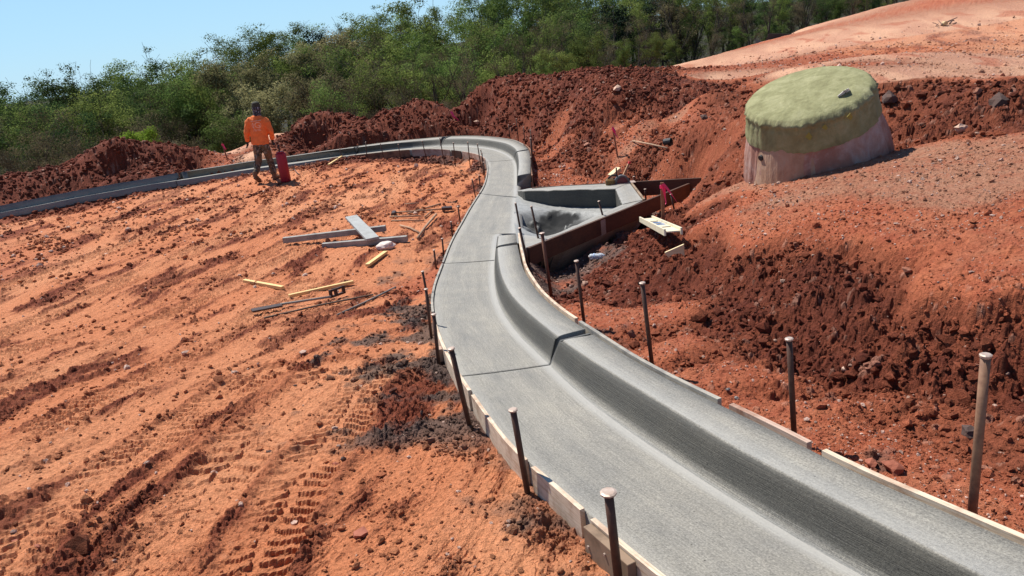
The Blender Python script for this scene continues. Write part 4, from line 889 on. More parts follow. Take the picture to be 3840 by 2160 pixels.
hs=empty('wooden_stake',gp(2334,662),'leaning wooden stake with a red painted tip behind the saw','wooden stake')
a=Vector(gp(2334,668)); r=ray(2362,606); t=a.y/r[1]; b=Vector((r[0]*t,r[1]*t,CZ+r[2]*t)); b2=a.lerp(b,.86)
mb=MB(); mb.beam(a,b2,.035,.05,(0,1,0)); o=mb.build('shaft',simple('tan_lath',(.52,.33,.19),(.36,.2,.11),14)); par(o,hs); mb=MB(); mb.beam(b2,b,.037,.052,(0,1,0)); par(mb.build('painted_tip',rd),hs)
# survey laths with pink ribbon
mPk,tp_,bp_=nodes('pink_ribbon',(.85,.05,.16),.5,0,.4); mLa=simple('lath_wood',(.33,.16,.09),(.22,.10,.055),16)
def lath(top,base,label,rib,gy=None,wd=.035,basep=None):
    b=Vector(basep) if basep is not None else Vector(gp(*base)); r=ray(*top); t=math.hypot(b.x,b.y)/math.hypot(r[0],r[1]); a=Vector((r[0]*t,r[1]*t,CZ+r[2]*t)); L=(a-b).length
    e=empty('survey_lath',tuple(b),label,'survey stake','survey laths with pink ribbon'); ax=(a-b).normalized()
    mb=MB(); mb.beam(b-ax*.1,a,wd,.012,(0,1,0)); par(mb.build('lath',mLa,bevel=.001),e)
    mb=MB(); p=a-ax*.05; mb.beam(p-ax*.02,p+ax*.02,wd+.012,.02,(0,1,0)); par(mb.build('ribbon_knot',mPk),e)
    for k,tail in enumerate(rib):
        vs=[];n=len(tail)
        for j,(u,v) in enumerate(tail):
            rr=ray(u,v); tt=(b.y-.04-.02*k-.015*j)/rr[1]; q=Vector((rr[0]*tt,rr[1]*tt,CZ+rr[2]*tt)); w_x=(.022 if j%2 else .014); th=j*1.1+k
            vs+=[q-Vector((math.cos(th*.4)*w_x,.01*math.sin(th),0)),q+Vector((math.cos(th*.4)*w_x,.01*math.sin(th),.004))]
        fs=[(2*j,2*j+1,2*j+3,2*j+2) for j in range(n-1)]
        mb=MB(); mb.add(vs,fs); o=mb.build('ribbon_tail',mPk); sm_=o.modifiers.new('s','SOLIDIFY'); sm_.thickness=.002; par(o,e)
    return e
lath((2483,684),(2487,821),'tall survey lath with long pink ribbon tails in front of the inlet plank',[[(2486,690),(2490,712),(2494,740),(2498,762),(2495,768)],[(2488,690),(2505,712),(2520,732),(2538,758)]],wd=.04)
lath((2297,474),(2316,588),'survey lath with pink ribbon on the slope below the tallest soil heap',[[(2298,476),(2302,492),(2310,507),(2319,520)],[(2300,480),(2308,495)]],wd=.03)
lath((832,536),(851,592),'leaning red lath with pink ribbon behind the worker, left of him',[[(836,540),(841,552),(846,561),(852,556)]],wd=.04)
q=gp(1706,432); rb=empty('survey_ribbon',tuple(q),'pink ribbon standing on the red ridge behind the bend','ribbon')
vs=[];P_=[(1691,419),(1695,424),(1699,433),(1706,442),(1712,446),(1718,453)]
for j,(u,v) in enumerate(P_):
    rr=ray(u,v); tt=(q[1]-.15)/rr[1]; qq=Vector((rr[0]*tt,rr[1]*tt,CZ+rr[2]*tt)); ww=.03; vs+=[qq-Vector((ww,.02*math.sin(j),0)),qq+Vector((ww,.02*math.cos(j),.01))]
mb=MB(); mb.add(vs,[(2*j,2*j+1,2*j+3,2*j+2) for j in range(len(P_)-1)]); o=mb.build('ribbon_tail',mPk); sm_=o.modifiers.new('s','SOLIDIFY'); sm_.thickness=.003; par(o,rb)
board('wood_brace',np.array(un(1283,586,.02))+np.array([0,-.05,0]),gp(1233,623,.03),.05,.04,mPine,'pale pine brace leaning from the far form board to the ground','brace')
# ------------------------------------------------------------ covered concrete riser
Yc=7.45; cb=aty(3010,600,Yc)
def P3(px,py,y): q=aty(px,py,y); return Vector(q)
# axis: top disc tilted slightly; build as lofted rings between base ring and top ring
cT=P3(3030,345,7.35); cB=P3(3060,560,7.35); 
rs_=empty('covered_riser',tuple(cB),'large concrete drain riser hooded with olive green fabric and a white skirt','drain riser')
RT=.585
def ringpt(c,rad,th,tx=0,ty=0): 
    x=rad*math.cos(th);y=rad*math.sin(th); return c+Vector((x,y,tx*x+ty*y))
NT=192
rnd=np.random.RandomState(5); wr=[fbm(np.cos(np.linspace(0,2*np.pi,NT,endpoint=False))*f+3,np.sin(np.linspace(0,2*np.pi,NT,endpoint=False))*f+s,3,int(s)) for f,s in ((2.,1.),(5.,2.),(9.,3.),(14.,4.),(26.,5.))]
TX,TY=.24,.24       # the lid leans towards the kerb
def ring(c,rad,w0=0,w1=0,w2=0,tx=TX,ty=TY,zj=0):
    o=[]
    for k in range(NT):
        th=2*math.pi*k/NT; r_=rad*(1+w0*wr[0][k]+w1*wr[1][k]+.45*w2*(wr[2][k]+.25*wr[4][k])); p=ringpt(c,r_,th,tx,ty); p.z+=zj*.4*(wr[3][k]+.2*wr[4][k]); o.append(p)
    return o
def loft(rings,name,mat,capt=None,parent=rs_):
    vs=[p for r in rings for p in r]; fs=[]
    for i in range(len(rings)-1):
        for k in range(NT): fs.append((i*NT+k,i*NT+(k+1)%NT,(i+1)*NT+(k+1)%NT,(i+1)*NT+k))
    if capt is not None: vs.append(capt); t=len(vs)-1; b=(len(rings)-1)*NT; fs+=[(b+k,b+(k+1)%NT,t) for k in range(NT)]
    mb=MB(); mb.add(vs,fs); o=mb.build(name,mat,smooth=True); par(o,parent); return o
def fabric(name,c1,c2,c3,trans=.25,sc=5):
    m,t,b=nodes(name,c1,.9,0,.15); ob=mapping(t); f=nz(t,sc,6,.7,ob,.4); t.links.new(ramp(t,f,[(.25,c3),(.5,c1),(.75,c2)]),b.inputs['Base Color'])
    w_n=nz(t,16,4,.6,mapping(t,(1,1,.25))); bump(t,b,w_n,.5,.03)
    return m,t,b
mFa,_,_=fabric('olive_geotextile',(.24,.235,.12),(.36,.345,.20),(.15,.14,.07))
mSk,tq,bq=fabric('dusty_white_skirt',(.33,.17,.13),(.52,.42,.38),(.26,.095,.06),sc=2.4)
mSt,_,_=fabric('buried_concrete',(.4,.25,.17),(.45,.32,.24),(.3,.16,.1))
up_=Vector((-TX,-TY,1)).normalized()
R_=[]
def lvl(z,rad,**k): R_.append(ring(cT-up_*z,rad,**k))
lvl(.31,RT*1.075,w0=.03,w1=.035,w2=.02,zj=.03); lvl(.27,RT*1.07,w0=.03,w1=.03,w2=.02,zj=.02); lvl(.22,RT*1.05,w0=.025,w1=.025,w2=.02); lvl(.15,RT*1.03,w0=.02,w1=.03,w2=.06); lvl(.115,RT*1.025,w0=.02,w1=.05,w2=.09,zj=.02); lvl(.085,RT*1.0,w0=.02,w1=.04,w2=.10,zj=.02)
lvl(.055,RT*1.03,w0=.02,w1=.06,w2=.13,zj=.05); lvl(.035,RT*1.0,w0=.02,w1=.04,w2=.08,zj=.04); lvl(.008,RT*.965,w1=.015,w2=.02,zj=.01); lvl(-.004,RT*.93,zj=.006); lvl(-.022,RT*.7,zj=.008); lvl(-.035,RT*.4,zj=.006); lvl(-.04,RT*.12)
loft(R_,'fabric_hood',mFa,cT+up_*.041)
R_=[]
dn=cB-Vector((0,0,.45))
R_=[ring(cT-up_*.26,RT*1.03,w1=.01),ring(cT-up_*.33,RT*1.06,w0=.02,w1=.02),ring(cT-up_*.42,RT*1.10,w0=.03,w1=.045,w2=.07),ring(cT-up_*.55,RT*1.16,w0=.03,w1=.05,w2=.09),ring(cT-up_*.75,RT*1.22,w0=.03,w1=.04,w2=.03),ring(cT-up_*1.0,RT*1.24,w1=.03)]
loft(R_[::-1],'fabric_skirt',mSk)
mb=MB(); mb.lathe([(RT*.9,-.9),(RT*.9,-.19)],tuple(cT),48); par(mb.build('concrete_riser',mSt),rs_)
# white tag on the hood edge, yellow patches, hole
def onhood(px,py,rad,zdown):
    r=Vector(ray(px,py)); o_=Vector((0,0,CZ)); best=None
    for t in np.linspace(5,9.5,900):
        p=o_+r*t; rel=p-cT; h=rel.dot(up_); q=(rel-up_*h).length
        if q<rad and h<.02: return p,(rel-up_*h).normalized()
    return o_+r*7,Vector((0,-1,0))
p,nrm_=onhood(3148,350,RT*1.03,.05); 
mTg=simple('white_tag',(.85,.83,.82),(.10,.10,.11),22,.6)
for n_ in mTg.node_tree.nodes:
    if n_.type=='VALTORGB': n_.color_ramp.elements[0].position=.52; n_.color_ramp.elements[1].position=.6
sx=Vector((nrm_.y,-nrm_.x,0)).normalized()*-1; sx=Vector((abs(sx.x),sx.y*(1 if sx.x>0 else -1),0))
cn=p+nrm_*.03-Vector((0,.03,0)); vv=Vector((0,-.05,.055))
mb=MB(); q4=[cn-sx*.085-vv*.15,cn-sx*.03+vv*.55,cn+sx*.035+vv*.9,cn+sx*.09+vv*.35,cn+sx*.03-vv*.55,cn-sx*.045-vv*.65]; n=6; bk=-nrm_*.004
mb.add(q4+[a_+bk for a_ in q4],[tuple(range(n)),tuple(range(n,2*n))[::-1]]+[(k,(k+1)%n,n+(k+1)%n,n+k) for k in range(n)]); par(mb.build('paper_tag',mTg),rs_)
mYe=simple('yellow_patch',(.30,.26,.05),(.24,.2,.04),9,.8)
for u,v,s in ((3033,508,.04),(3093,475,.03),(3185,436,.035)):
    p,nr=onhood(u,v,RT*1.075,.2); p=p+nr*.012; sx=Vector((-nr.y,nr.x,0)); mb=MB(); q4=[p-sx*s,p+Vector((0,0,s*.9)),p+sx*s*.8+Vector((0,0,-.2*s)),p+sx*s*.3-Vector((0,0,s))]; mb.add(q4+[a_-nr*.004 for a_ in q4],[(0,1,2,3),(7,6,5,4),(0,1,5,4),(1,2,6,5),(2,3,7,6),(3,0,4,7)]); par(mb.build('yellow_patch',mYe),rs_)
p,nr=onhood(2856,591,RT*1.14,.5); mb=MB(); p=p+nr*.015; mb.tube([p-nr*.02,p+nr*.004],.028,12); par(mb.build('skirt_hole',mBk),rs_)
# ------------------------------------------------------------ silt fence and brush in the distance
mSF=simple('black_silt_fabric',(.018,.018,.022),(.03,.028,.03),6,.7,.3,.01)
def panel(name,P,y,label,cat,dy=.0):
    pts_=[Vector(aty(u,v,yy)) for u,v,yy in P]; n=len(pts_); bk=Vector((.02,.03,0)); mb=MB(); mb.add(pts_+[q+bk for q in pts_],[tuple(range(n)),tuple(range(n,2*n))[::-1]]+[(k,(k+1)%n,n+(k+1)%n,n+k) for k in range(n)]); return mb
sf=empty('silt_fence',tuple(aty(2910,180,33)),'black silt fence panel standing at the edge of the trees','silt fence')
mb=panel('p',[(2846,192,31.2),(2884,125,31.0),(2974,127,30.8),(2976,172,30.8)],33,'','') ; par(mb.build('fabric_panel',mSF),sf)
mb=panel('p',[(2834,190,31.5),(2834,148,31.5),(2850,152,31.4),(2866,158,31.3),(2848,191,31.25)],33,'',''); par(mb.build('fabric_panel',mSF),sf)
for u,v0,v1,y in ((2834,142,190,31.6),(2976,124,173,30.75)):
    a=Vector(aty(u,v0,y));b=Vector(aty(u+2,v1,y)); mb=MB(); mb.tube([b,a],.02,6); par(mb.build('fence_post',mBk),sf)
bp=empty('brush_pile',tuple(gp(3540,100)),'small pile of dark branches and roots lying on the pale slope','brush pile')
rs2=random.Random(3); c0=Vector(gp(3545,98)); k_=c0.y/2773*1.0
def offp(dx,dy): return c0+Vector((dx*k_,rs2.uniform(-.2,.2),-dy*k_+.08))
for i,(x0_,y0_,x1_,y1_,r_) in enumerate([(-20,2,42,-15,2.6),(-10,8,45,2,2.8),(-25,4,-18,-14,1.4),(-42,6,-10,0,1.6),(-38,-6,-24,8,1.3),(5,2,35,-5,3.2),(-15,6,10,6,3),(-36,12,-12,12,1.2)]):
    a=offp(x0_,y0_);b=offp(x1_,y1_); m_=a.lerp(b,.5)+Vector((0,0,rs2.uniform(-.03,.06))); mb=MB(); mb.tube([a,m_,b],[r_*k_,r_*k_*.9,r_*k_*.5],6); par(mb.build('branch',simple('dark_bark',(.09,.05,.04),(.16,.10,.075),12) if i==0 else bpy.data.materials['dark_bark']),bp)
mb=MB(); a=offp(-12,-1); mb.tube([a-Vector((.0,.1,0)),a+Vector((.05,.1,0))],7*k_,10); par(mb.build('stump',simple('pale_cut_wood',(.6,.45,.25),(.4,.28,.15),12)),bp)
# ------------------------------------------------------------ red canister
cp_=Vector(un(1073,680,-.11)); r_=ray(1049,574); tt=cp_.y/r_[1]; tp_3=Vector((r_[0]*tt,r_[1]*tt,CZ+r_[2]*tt))
ca=empty('red_canister',tuple(cp_),'tall red pump sprayer canister standing beside the worker','canister')
mRd=simple('dark_red_metal',(.33,.012,.03),(.25,.01,.022),6,.45,.1,.002,spec=.35)
H=(tp_3-cp_).length; mb=MB(); W=.118
mb.lathe([(W*.96,0),(W,.012),(W,H*.965),(W*.93,H*.99),(W*.7,H)],tuple(cp_),32); par(mb.build('tank',mRd,smooth=True),ca)
mb=MB(); mb.lathe([(W*.72,H),(W*.78,H+.015),(W*.72,H+.03),(W*.3,H+.035)],tuple(cp_),24); par(mb.build('collar',mRd,smooth=True),ca)
mb=MB(); q=cp_+Vector((-.01,0,H+.03)); mb.tube([q,q+Vector((0,0,.1))],.014,8); mb.tube([q+Vector((-.0,0,.1)),q+Vector((.005,0,.16))],[.03,.022],8); par(mb.build('pump_handle',mBk,smooth=True),ca)
mb=MB(); q=cp_+Vector((W*.3,-.02,H+.02)); mb.tube([q,q+Vector((.03,0,.03))],.012,8); par(mb.build('valve',mHead),ca)
ws=[gp(1086,646,.05),gp(1098,648,.05),gp(1105,641,.05),gp(1115,653,.03),gp(1124,657,.02)]
mb=MB(); mb.tube(ws,.009,6); tag(mb.build('spray_wand',mBk,smooth=True),'thin black spray wand lying right of the red canister','spray wand')
print('objects',time.time()-T0)
# ------------------------------------------------------------ clods and stones
rs3=np.random.RandomState(11)
def ico():
    bm=bmesh.new(); bmesh.ops.create_icosphere(bm,subdivisions=1,radius=1); bm.verts.ensure_lookup_table(); v=np.array([q.co for q in bm.verts]); f=np.array([[q.index for q in p.verts] for p in bm.faces]); bm.free(); return v,f
IV,IF=ico()
PROT=[]
for k in range(24):
    v=IV*(1+.30*rs3.randn(len(IV),1)*.8); v*=np.array([1,.55+.5*rs3.rand(),.45+.45*rs3.rand()])
    # chop a few planes for an angular look
    for j in range(3):
        d=rs3.randn(3); d/=np.linalg.norm(d); s=v@d; v=v-np.clip(s-.55,0,9)[:,None]*d
    PROT.append(v)
def lumps(name,xy,size,colr,label,cat,sink=.25,jit=.35,batch=None):
    x,y=xy[:,0],xy[:,1]; z=detail(x,y,*terr(x,y))[0]; N=len(x); nv=len(IV)
    th=rs3.rand(N)*6.28; tl=rs3.randn(N)*.4; k=rs3.randint(0,24,N); P_=np.array(PROT)[k]*size[:,None,None]
    c,s_=np.cos(tl)[:,None],np.sin(tl)[:,None]; a=P_[...,1]*c-P_[...,2]*s_; b=P_[...,1]*s_+P_[...,2]*c; P_=np.stack([P_[...,0],a,b],-1)
    c,s_=np.cos(th)[:,None],np.sin(th)[:,None]; a=P_[...,0]*c-P_[...,1]*s_; b=P_[...,0]*s_+P_[...,1]*c; P_=np.stack([a,b,P_[...,2]],-1)
    P_+=np.stack([x,y,z+size*sink],-1)[:,None,:]
    Fq=(IF[None]+ (np.arange(N)*nv)[:,None,None]).reshape(-1,3)
    cl_=np.repeat(colr[:,None,:],nv,1).reshape(-1,3)
    o=npmesh(name,P_.reshape(-1,3),Fq,mS,smooth=False,attrs={'soil':cl_}); return tag(o,label,cat,kind='stuff')
def scatter(N,rmin,rmax,a0=-42,a1=42):
    r=np.exp(rs3.uniform(math.log(rmin),math.log(rmax),N)); a=np.radians(rs3.uniform(a0,a1,N)); return np.stack([r*np.sin(a),r*np.cos(a)],1)
cand=np.concatenate([scatter(260000,1.6,26),scatter(120000,12.5,24,-42,14)])
_z,_c,_sl,_R,_fl,_fo=detail(cand[:,0],cand[:,1],*terr(cand[:,0],cand[:,1]))
bdm=(samp(Mband,cand[:,0],cand[:,1])<.02)&(samp(Mbas,cand[:,0],cand[:,1])<.02)&(samp(ME,cand[:,0],cand[:,1],9.)>.05)&(samp(MB_,cand[:,0],cand[:,1],9.)>.05)&(_fo<.3)
rr_=np.hypot(cand[:,0],cand[:,1]); u1=rs3.rand(len(cand))
onl=(samp(MB_,cand[:,0],cand[:,1],9.)>samp(ME,cand[:,0],cand[:,1],9.))&(cand[:,1]<20)
grp=fbm(cand[:,0]*1.1,cand[:,1]*1.1,3,201); grp2=fbm(cand[:,0]*3,cand[:,1]*3,3,202)
lum=_c.mean(1)
pm_=bdm&(_R>.5)&(u1<.30*(.5+ss(-.3,.4,grp)))
P_m=cand[pm_]; sz=(.004+.0021*rr_[pm_]**.85)*np.exp(rs3.randn(pm_.sum())*.55); sz=np.clip(sz,.004,.09)
cm=_c[pm_]*rs3.uniform(.75,1.35,(pm_.sum(),1)); lt=rs3.rand(pm_.sum())<.06; sz[lt]*=.55; sz=np.clip(sz,.004,.075); cm[lt]=np.array([.50,.32,.24])*rs3.uniform(.7,1.1,(lt.sum(),1))
lumps('soil_clods',P_m,sz,np.clip(cm,.01,.8),'dark red clods covering the dug soil banks','soil clods')
pl2=bdm&(_R<=.5)&onl&(u1<(.035+.30*ss(.0,.35,grp+.35*grp2)*ss(.34,.2,lum)))
P_l=cand[pl2]; sz=(.003+.0018*rr_[pl2]**.85)*np.exp(rs3.randn(pl2.sum())*.5); cm=_c[pl2]*rs3.uniform(.55,1.1,(pl2.sum(),1)); lt=rs3.rand(pl2.sum())<.05; cm[lt]=np.array([.66,.46,.36])
lumps('clay_crumbs',P_l,np.clip(sz,.003,.06),np.clip(cm,.01,.8),'small clay crumbs scattered over the rutted lot','clay crumbs')
pr=bdm&(_R<=.5)&(~onl)&(u1<.34*(.5+ss(-.3,.3,grp))*(1-.85*_fl))
P_r=cand[pr]; sz=(.002+.0009*rr_[pr]**.9)*np.exp(rs3.randn(pr.sum())*.5); cm=_c[pr]*rs3.uniform(.6,1.25,(pr.sum(),1)); lt=rs3.rand(pr.sum())<.22; cm[lt]=np.array([.66,.45,.36])*rs3.uniform(.7,1.1,(lt.sum(),1))
lumps('gravel',P_r,np.clip(sz,.003,.06),np.clip(cm,.01,.8),'pale gravel specks in the soil right of the kerb','gravel')
ps=bdm&(_sl>.35)&(u1<.16)
cm=_c[ps]*rs3.uniform(.6,1.3,(ps.sum(),1)); sz=(.004+.0014*rr_[ps])*np.exp(rs3.randn(ps.sum())*.45)
lumps('cement_crumbs',cand[ps],np.clip(sz,.004,.06),cm,'dark grey cement crumbs spilled beside the forms','cement crumbs')
# single rocks that stand out
mRk=[simple('red_rock',(.36,.12,.07),(.24,.07,.04),9,.85,.5,.02),simple('tan_rock',(.60,.40,.29),(.44,.27,.19),9,.85,.5,.02),simple('dark_clod',(.06,.04,.035),(.11,.06,.045),12,.9,.6,.02),simple('grey_rock',(.22,.20,.19),(.12,.11,.105),12,.85,.5,.02)]
ROCKS=[((3352,1768),.055,0,'largest red rock by the forms left of the tall right hand stake'),((3268,1748),.032,0,'smaller red rock touching the largest one near the tall stake'),((1352,2005),.035,0,'brown flat rock at the bottom, left of the scrap block'),((1258,1735),.026,0,'upright brown rock left of the grey cement crumbs'),((1290,1722),.022,2,'dark clod against the upright brown rock'),((1012,1690),.021,2,'dark round clod alone on the smooth orange clay'),((1585,1560),.02,2,'dark clod below the left form near the curved joint'),((1105,1443),.017,2,'small dark clod right of the rutted patch'),((55,2025),.022,0,'brown rock at the lower left edge of the picture'),((150,2062),.022,0,'brown rock second from the lower left corner'),((3600,475),.09,1,'long tan boulder on the slope behind the covered riser'),((3060,1225),.0,1,''),((2268,1168),.03,0,''),((3745,358),.14,2,'dark red boulder on the ridge near the right edge'),((3335,355),.15,2,'dark boulder right behind the covered riser'),((3270,345),.10,2,'smaller dark boulder touching the hood of the riser'),((2640,432),.08,2,'round dark rock on the heap left of the covered riser'),((2315,325),.13,1,'large pale rock near the top of the tallest heap'),((2290,420),.10,1,''),((2150,450),.09,1,''),((2720,1350),.0,1,''),((2765,1490),.02,3,'grey cement lump on the clay behind the kerb, nearer one'),((2730,1455),.018,3,'grey cement lump on the clay behind the kerb, further one'),((1440,2270),.0,0,''),((3165,1318),.022,1,'white chip of stone on the near bank face'),((2160,480),.0,1,''),((1790,452),.10,1,'white rock on the ridge right of the pink ribbon'),((1030,1100),.0,0,''),((3640,1590),.045,2,'dark clod casting a shadow behind the tall stake')]
k=0
for (px,py),s,mi,lb in ROCKS:
    if s<=0 or not lb: continue
    q=gp(px,py); v=PROT[k%24]*s; bm=bmesh.new(); vv_=[bm.verts.new(p) for p in v]; [bm.faces.new([vv_[i] for i in f]) for f in IF]
    bmesh.ops.subdivide_edges(bm,edges=bm.edges[:],cuts=1,use_grid_fill=True,fractal=.35,along_normal=.3,seed=k); 
    for w__ in bm.verts: w__.co+=Vector(rs3.randn(3)*.045*s)
    me=bpy.data.meshes.new('rock'); bm.to_mesh(me); bm.free(); me.materials.append(mRk[mi]); o=bpy.data.objects.new('rock',me); C.objects.link(o); o.location=(q[0],q[1],zfull(q[0],q[1])+s*.3); o.rotation_euler=(0,0,k*1.3); tag(o,lb,'rock','rocks lying on the soil'); k+=1
print('stones',time.time()-T0)
# ------------------------------------------------------------ trees
def leafmat(name,c1,c2,tr=.3):
    m=bpy.data.materials.new(name); m.use_nodes=True; t=m.node_tree; t.nodes.clear(); o=t.nodes.new('ShaderNodeOutputMaterial'); d=t.nodes.new('ShaderNodeBsdfDiffuse'); r=t.nodes.new('ShaderNodeBsdfTranslucent'); x=t.nodes.new('ShaderNodeMixShader'); x.inputs[0].default_value=tr
    a=t.nodes.new('ShaderNodeAttribute'); a.attribute_name='tint'; oi=t.nodes.new('ShaderNodeObjectInfo')
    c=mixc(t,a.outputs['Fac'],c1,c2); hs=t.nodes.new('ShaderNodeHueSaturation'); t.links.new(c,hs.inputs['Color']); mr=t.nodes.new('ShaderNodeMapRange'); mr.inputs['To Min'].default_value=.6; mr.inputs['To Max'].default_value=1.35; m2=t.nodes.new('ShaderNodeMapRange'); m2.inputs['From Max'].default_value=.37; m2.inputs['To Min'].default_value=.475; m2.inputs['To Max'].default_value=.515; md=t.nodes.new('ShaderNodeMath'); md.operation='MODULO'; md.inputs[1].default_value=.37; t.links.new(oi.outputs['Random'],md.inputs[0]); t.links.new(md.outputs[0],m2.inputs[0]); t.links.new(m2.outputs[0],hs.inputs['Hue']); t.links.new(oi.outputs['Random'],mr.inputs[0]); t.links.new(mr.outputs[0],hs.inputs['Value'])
    t.links.new(hs.outputs[0],d.inputs[0]); t.links.new(hs.outputs[0],r.inputs[0]); t.links.new(d.outputs[0],x.inputs[1]); t.links.new(r.outputs[0],x.inputs[2]); t.links.new(x.outputs[0],o.inputs[0]); return m
LM={'green':leafmat('spring_leaves',(.075,.12,.03),(.24,.31,.085)),'deep':leafmat('deep_green_leaves',(.04,.075,.026),(.13,.19,.065)),'brown':leafmat('budding_twigs',(.085,.072,.042),(.19,.165,.09),.3),'cream':leafmat('pale_blossom_leaves',(.12,.12,.055),(.34,.31,.15),.35),'lime':leafmat('lime_leaves',(.10,.16,.02),(.27,.36,.05)),'dark':leafmat('evergreen_needles',(.012,.02,.016),(.028,.045,.03),.1)}
mBark=simple('dark_bark_grey',(.035,.030,.024),(.075,.062,.048),6,.9,.5,.02)
def skeleton(rs,H,kind):
    segs=[];tips=[]
    def grow(p,d,L,r,dep):
        n=5 if dep==0 else 3; q=p.copy(); pts=[q.copy()]; rad=[r]
        for i in range(n):
            d=d+rs.randn(3)*(.06 if dep==0 else .16)+np.array([0,0,.05 if dep else 0]); d/=np.linalg.norm(d); q=q+d*L/n; pts.append(q.copy()); rad.append(r*(1-.55*(i+1)/n))
            if dep<3 and (i>=(2 if dep==0 else 0)):
                for _ in range(2 if dep==0 else 1+(rs.rand()<.6)):
                    a=rs.rand()*6.28; sp_=.62 if kind!='tall' else .40; e=d*(1.0)+sp_*np.array([math.cos(a),math.sin(a),rs.uniform(.05,.7)]); e/=np.linalg.norm(e)
                    grow(q.copy(),e,L*rs.uniform(.42,.62),rad[-1]*.55,dep+1)
        segs.append((pts,rad,dep)); 
        if dep>=2: tips.extend(pts[1:])
    grow(np.array([0,0,0.]),np.array([rs.randn()*.05,rs.randn()*.05,1.]),H*.72,H*.021,0); return segs,np.array(tips)
def leaves(pts,nleaf,spread,size,rs,ncl=130):
    """leaf sized faces gathered in uneven clumps round chosen branch tips"""
    ci=rs.choice(len(pts),min(ncl,len(pts)),replace=False); cc_=pts[ci]; R=spread*np.exp(rs.randn(len(cc_))*.35)
    w=R**2; k=rs.choice(len(cc_),nleaf,p=w/w.sum()); u=rs.randn(nleaf,3); u/=np.linalg.norm(u,axis=1)[:,None]; rr=rs.rand(nleaf)**.45
    off_=u*rr[:,None]*R[k][:,None]*np.array([1.25,1.25,.8]); c=cc_[k]+off_+rs.randn(nleaf,3)*.06
    mid=pts.mean(0); ow=(c-mid); ow/=np.linalg.norm(ow,axis=1)[:,None]+1e-6
    nn=u*.9+ow*.4+np.array([0,0,.35])+rs.randn(nleaf,3)*.45; nn/=np.linalg.norm(nn,axis=1)[:,None]
    a=np.cross(nn,rs.randn(nleaf,3)); a/=np.linalg.norm(a,axis=1)[:,None]; b=np.cross(nn,a); s=size*np.exp(rs.randn(nleaf)*.3)
    V_=np.stack([c-a*s[:,None]*.5,c+b*s[:,None]*.34,c+a*s[:,None]*.55,c-b*s[:,None]*.30],1).reshape(-1,3); return V_,np.arange(nleaf*4).reshape(-1,4),c
def crown_shape(rs,H,W,kind):
    """clumps of leaves in an irregular crown"""
    pass
PT={}
def proto(key,H,leaf,kind,seed,nper=7,spread=.5,size=.26,dens=1.,ncl=130):
    rs=np.random.RandomState(seed); segs,tips=skeleton(rs,H,kind)
    mb=MB()
    for p,r,dep in segs:
        if dep<=2 or rs.rand()<.5: mb.tube(p,[max(x,.015) for x in r],5 if dep<2 else 3,cap=False)
    if kind=='bush': tips=tips[tips[:,2]>-.5]
    if dens<1: tips=tips[rs.rand(len(tips))<dens]
    # fill the lower crown too, and gather the foliage into uneven clumps
    zt=tips[:,2].max(); low_=tips[rs.rand(len(tips))<.22].copy(); low_[:,2]*=rs.uniform(.4,.8,len(low_)); low_[:,:2]*=rs.uniform(.6,1.1,(len(low_),1)); tips=np.concatenate([tips,low_]); Vl,Fl_,c=leaves(tips,int(2100*nper),spread*1.35,size*.6,rs,ncl)
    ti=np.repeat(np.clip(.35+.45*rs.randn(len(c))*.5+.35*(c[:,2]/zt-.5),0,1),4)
    tr=mb.build('trunk',mBark,smooth=True); cr=npmesh('crown',Vl,Fl_,LM[leaf],smooth=False,attrs={'tint':ti})
    for o in (tr,cr): C.objects.unlink(o)
    PT[key]=(tr.data,cr.data,float(np.percentile(Vl[:,2],99.3)),float(np.percentile(np.abs(Vl[:,:2]),97)))
def pine(key,H,seed):
    rs=np.random.RandomState(seed); mb=MB(); mb.tube([(0,0,0),(.2,.1,H*.5),(.1,.2,H)],[H*.014,H*.009,.03],6)
    tips=[]
    for k in range(34):
        z=H*rs.uniform(.42,.99); a=rs.rand()*6.28; L=(H-z)*.28+1.0+rs.rand()*.8; p0=np.array([.15,.12,z]); p1=p0+np.array([math.cos(a)*L,math.sin(a)*L,rs.uniform(-.2,.5)]); mb.tube([p0,(p0+p1)/2+[0,0,.1],p1],[.05,.03,.02],3,cap=False)
        for t in np.linspace(.35,1,5): tips.append(p0+(p1-p0)*t)
    Vl,Fl_,c=leaves(np.array(tips),6000,.6,.2,rs,170); ti=np.repeat(rs.rand(len(c)),4); tr=mb.build('trunk',mBark,smooth=True); cr=npmesh('crown',Vl,Fl_,LM['dark'],smooth=False,attrs={'tint':ti})
    for o in (tr,cr): C.objects.unlink(o)
    PT[key]=(tr.data,cr.data,H,3.)
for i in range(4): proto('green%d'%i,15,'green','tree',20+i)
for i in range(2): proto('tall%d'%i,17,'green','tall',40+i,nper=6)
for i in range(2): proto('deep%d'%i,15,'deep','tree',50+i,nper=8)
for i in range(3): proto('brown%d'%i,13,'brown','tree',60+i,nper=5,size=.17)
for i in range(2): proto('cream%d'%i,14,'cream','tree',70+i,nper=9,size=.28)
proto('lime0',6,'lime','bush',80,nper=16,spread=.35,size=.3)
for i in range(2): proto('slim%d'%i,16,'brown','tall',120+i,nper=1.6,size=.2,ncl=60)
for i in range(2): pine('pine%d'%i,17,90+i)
print('protos',time.time()-T0, {k:(len(v[1].polygons),round(v[2],1)) for k,v in PT.items()})
NTREE=[0]
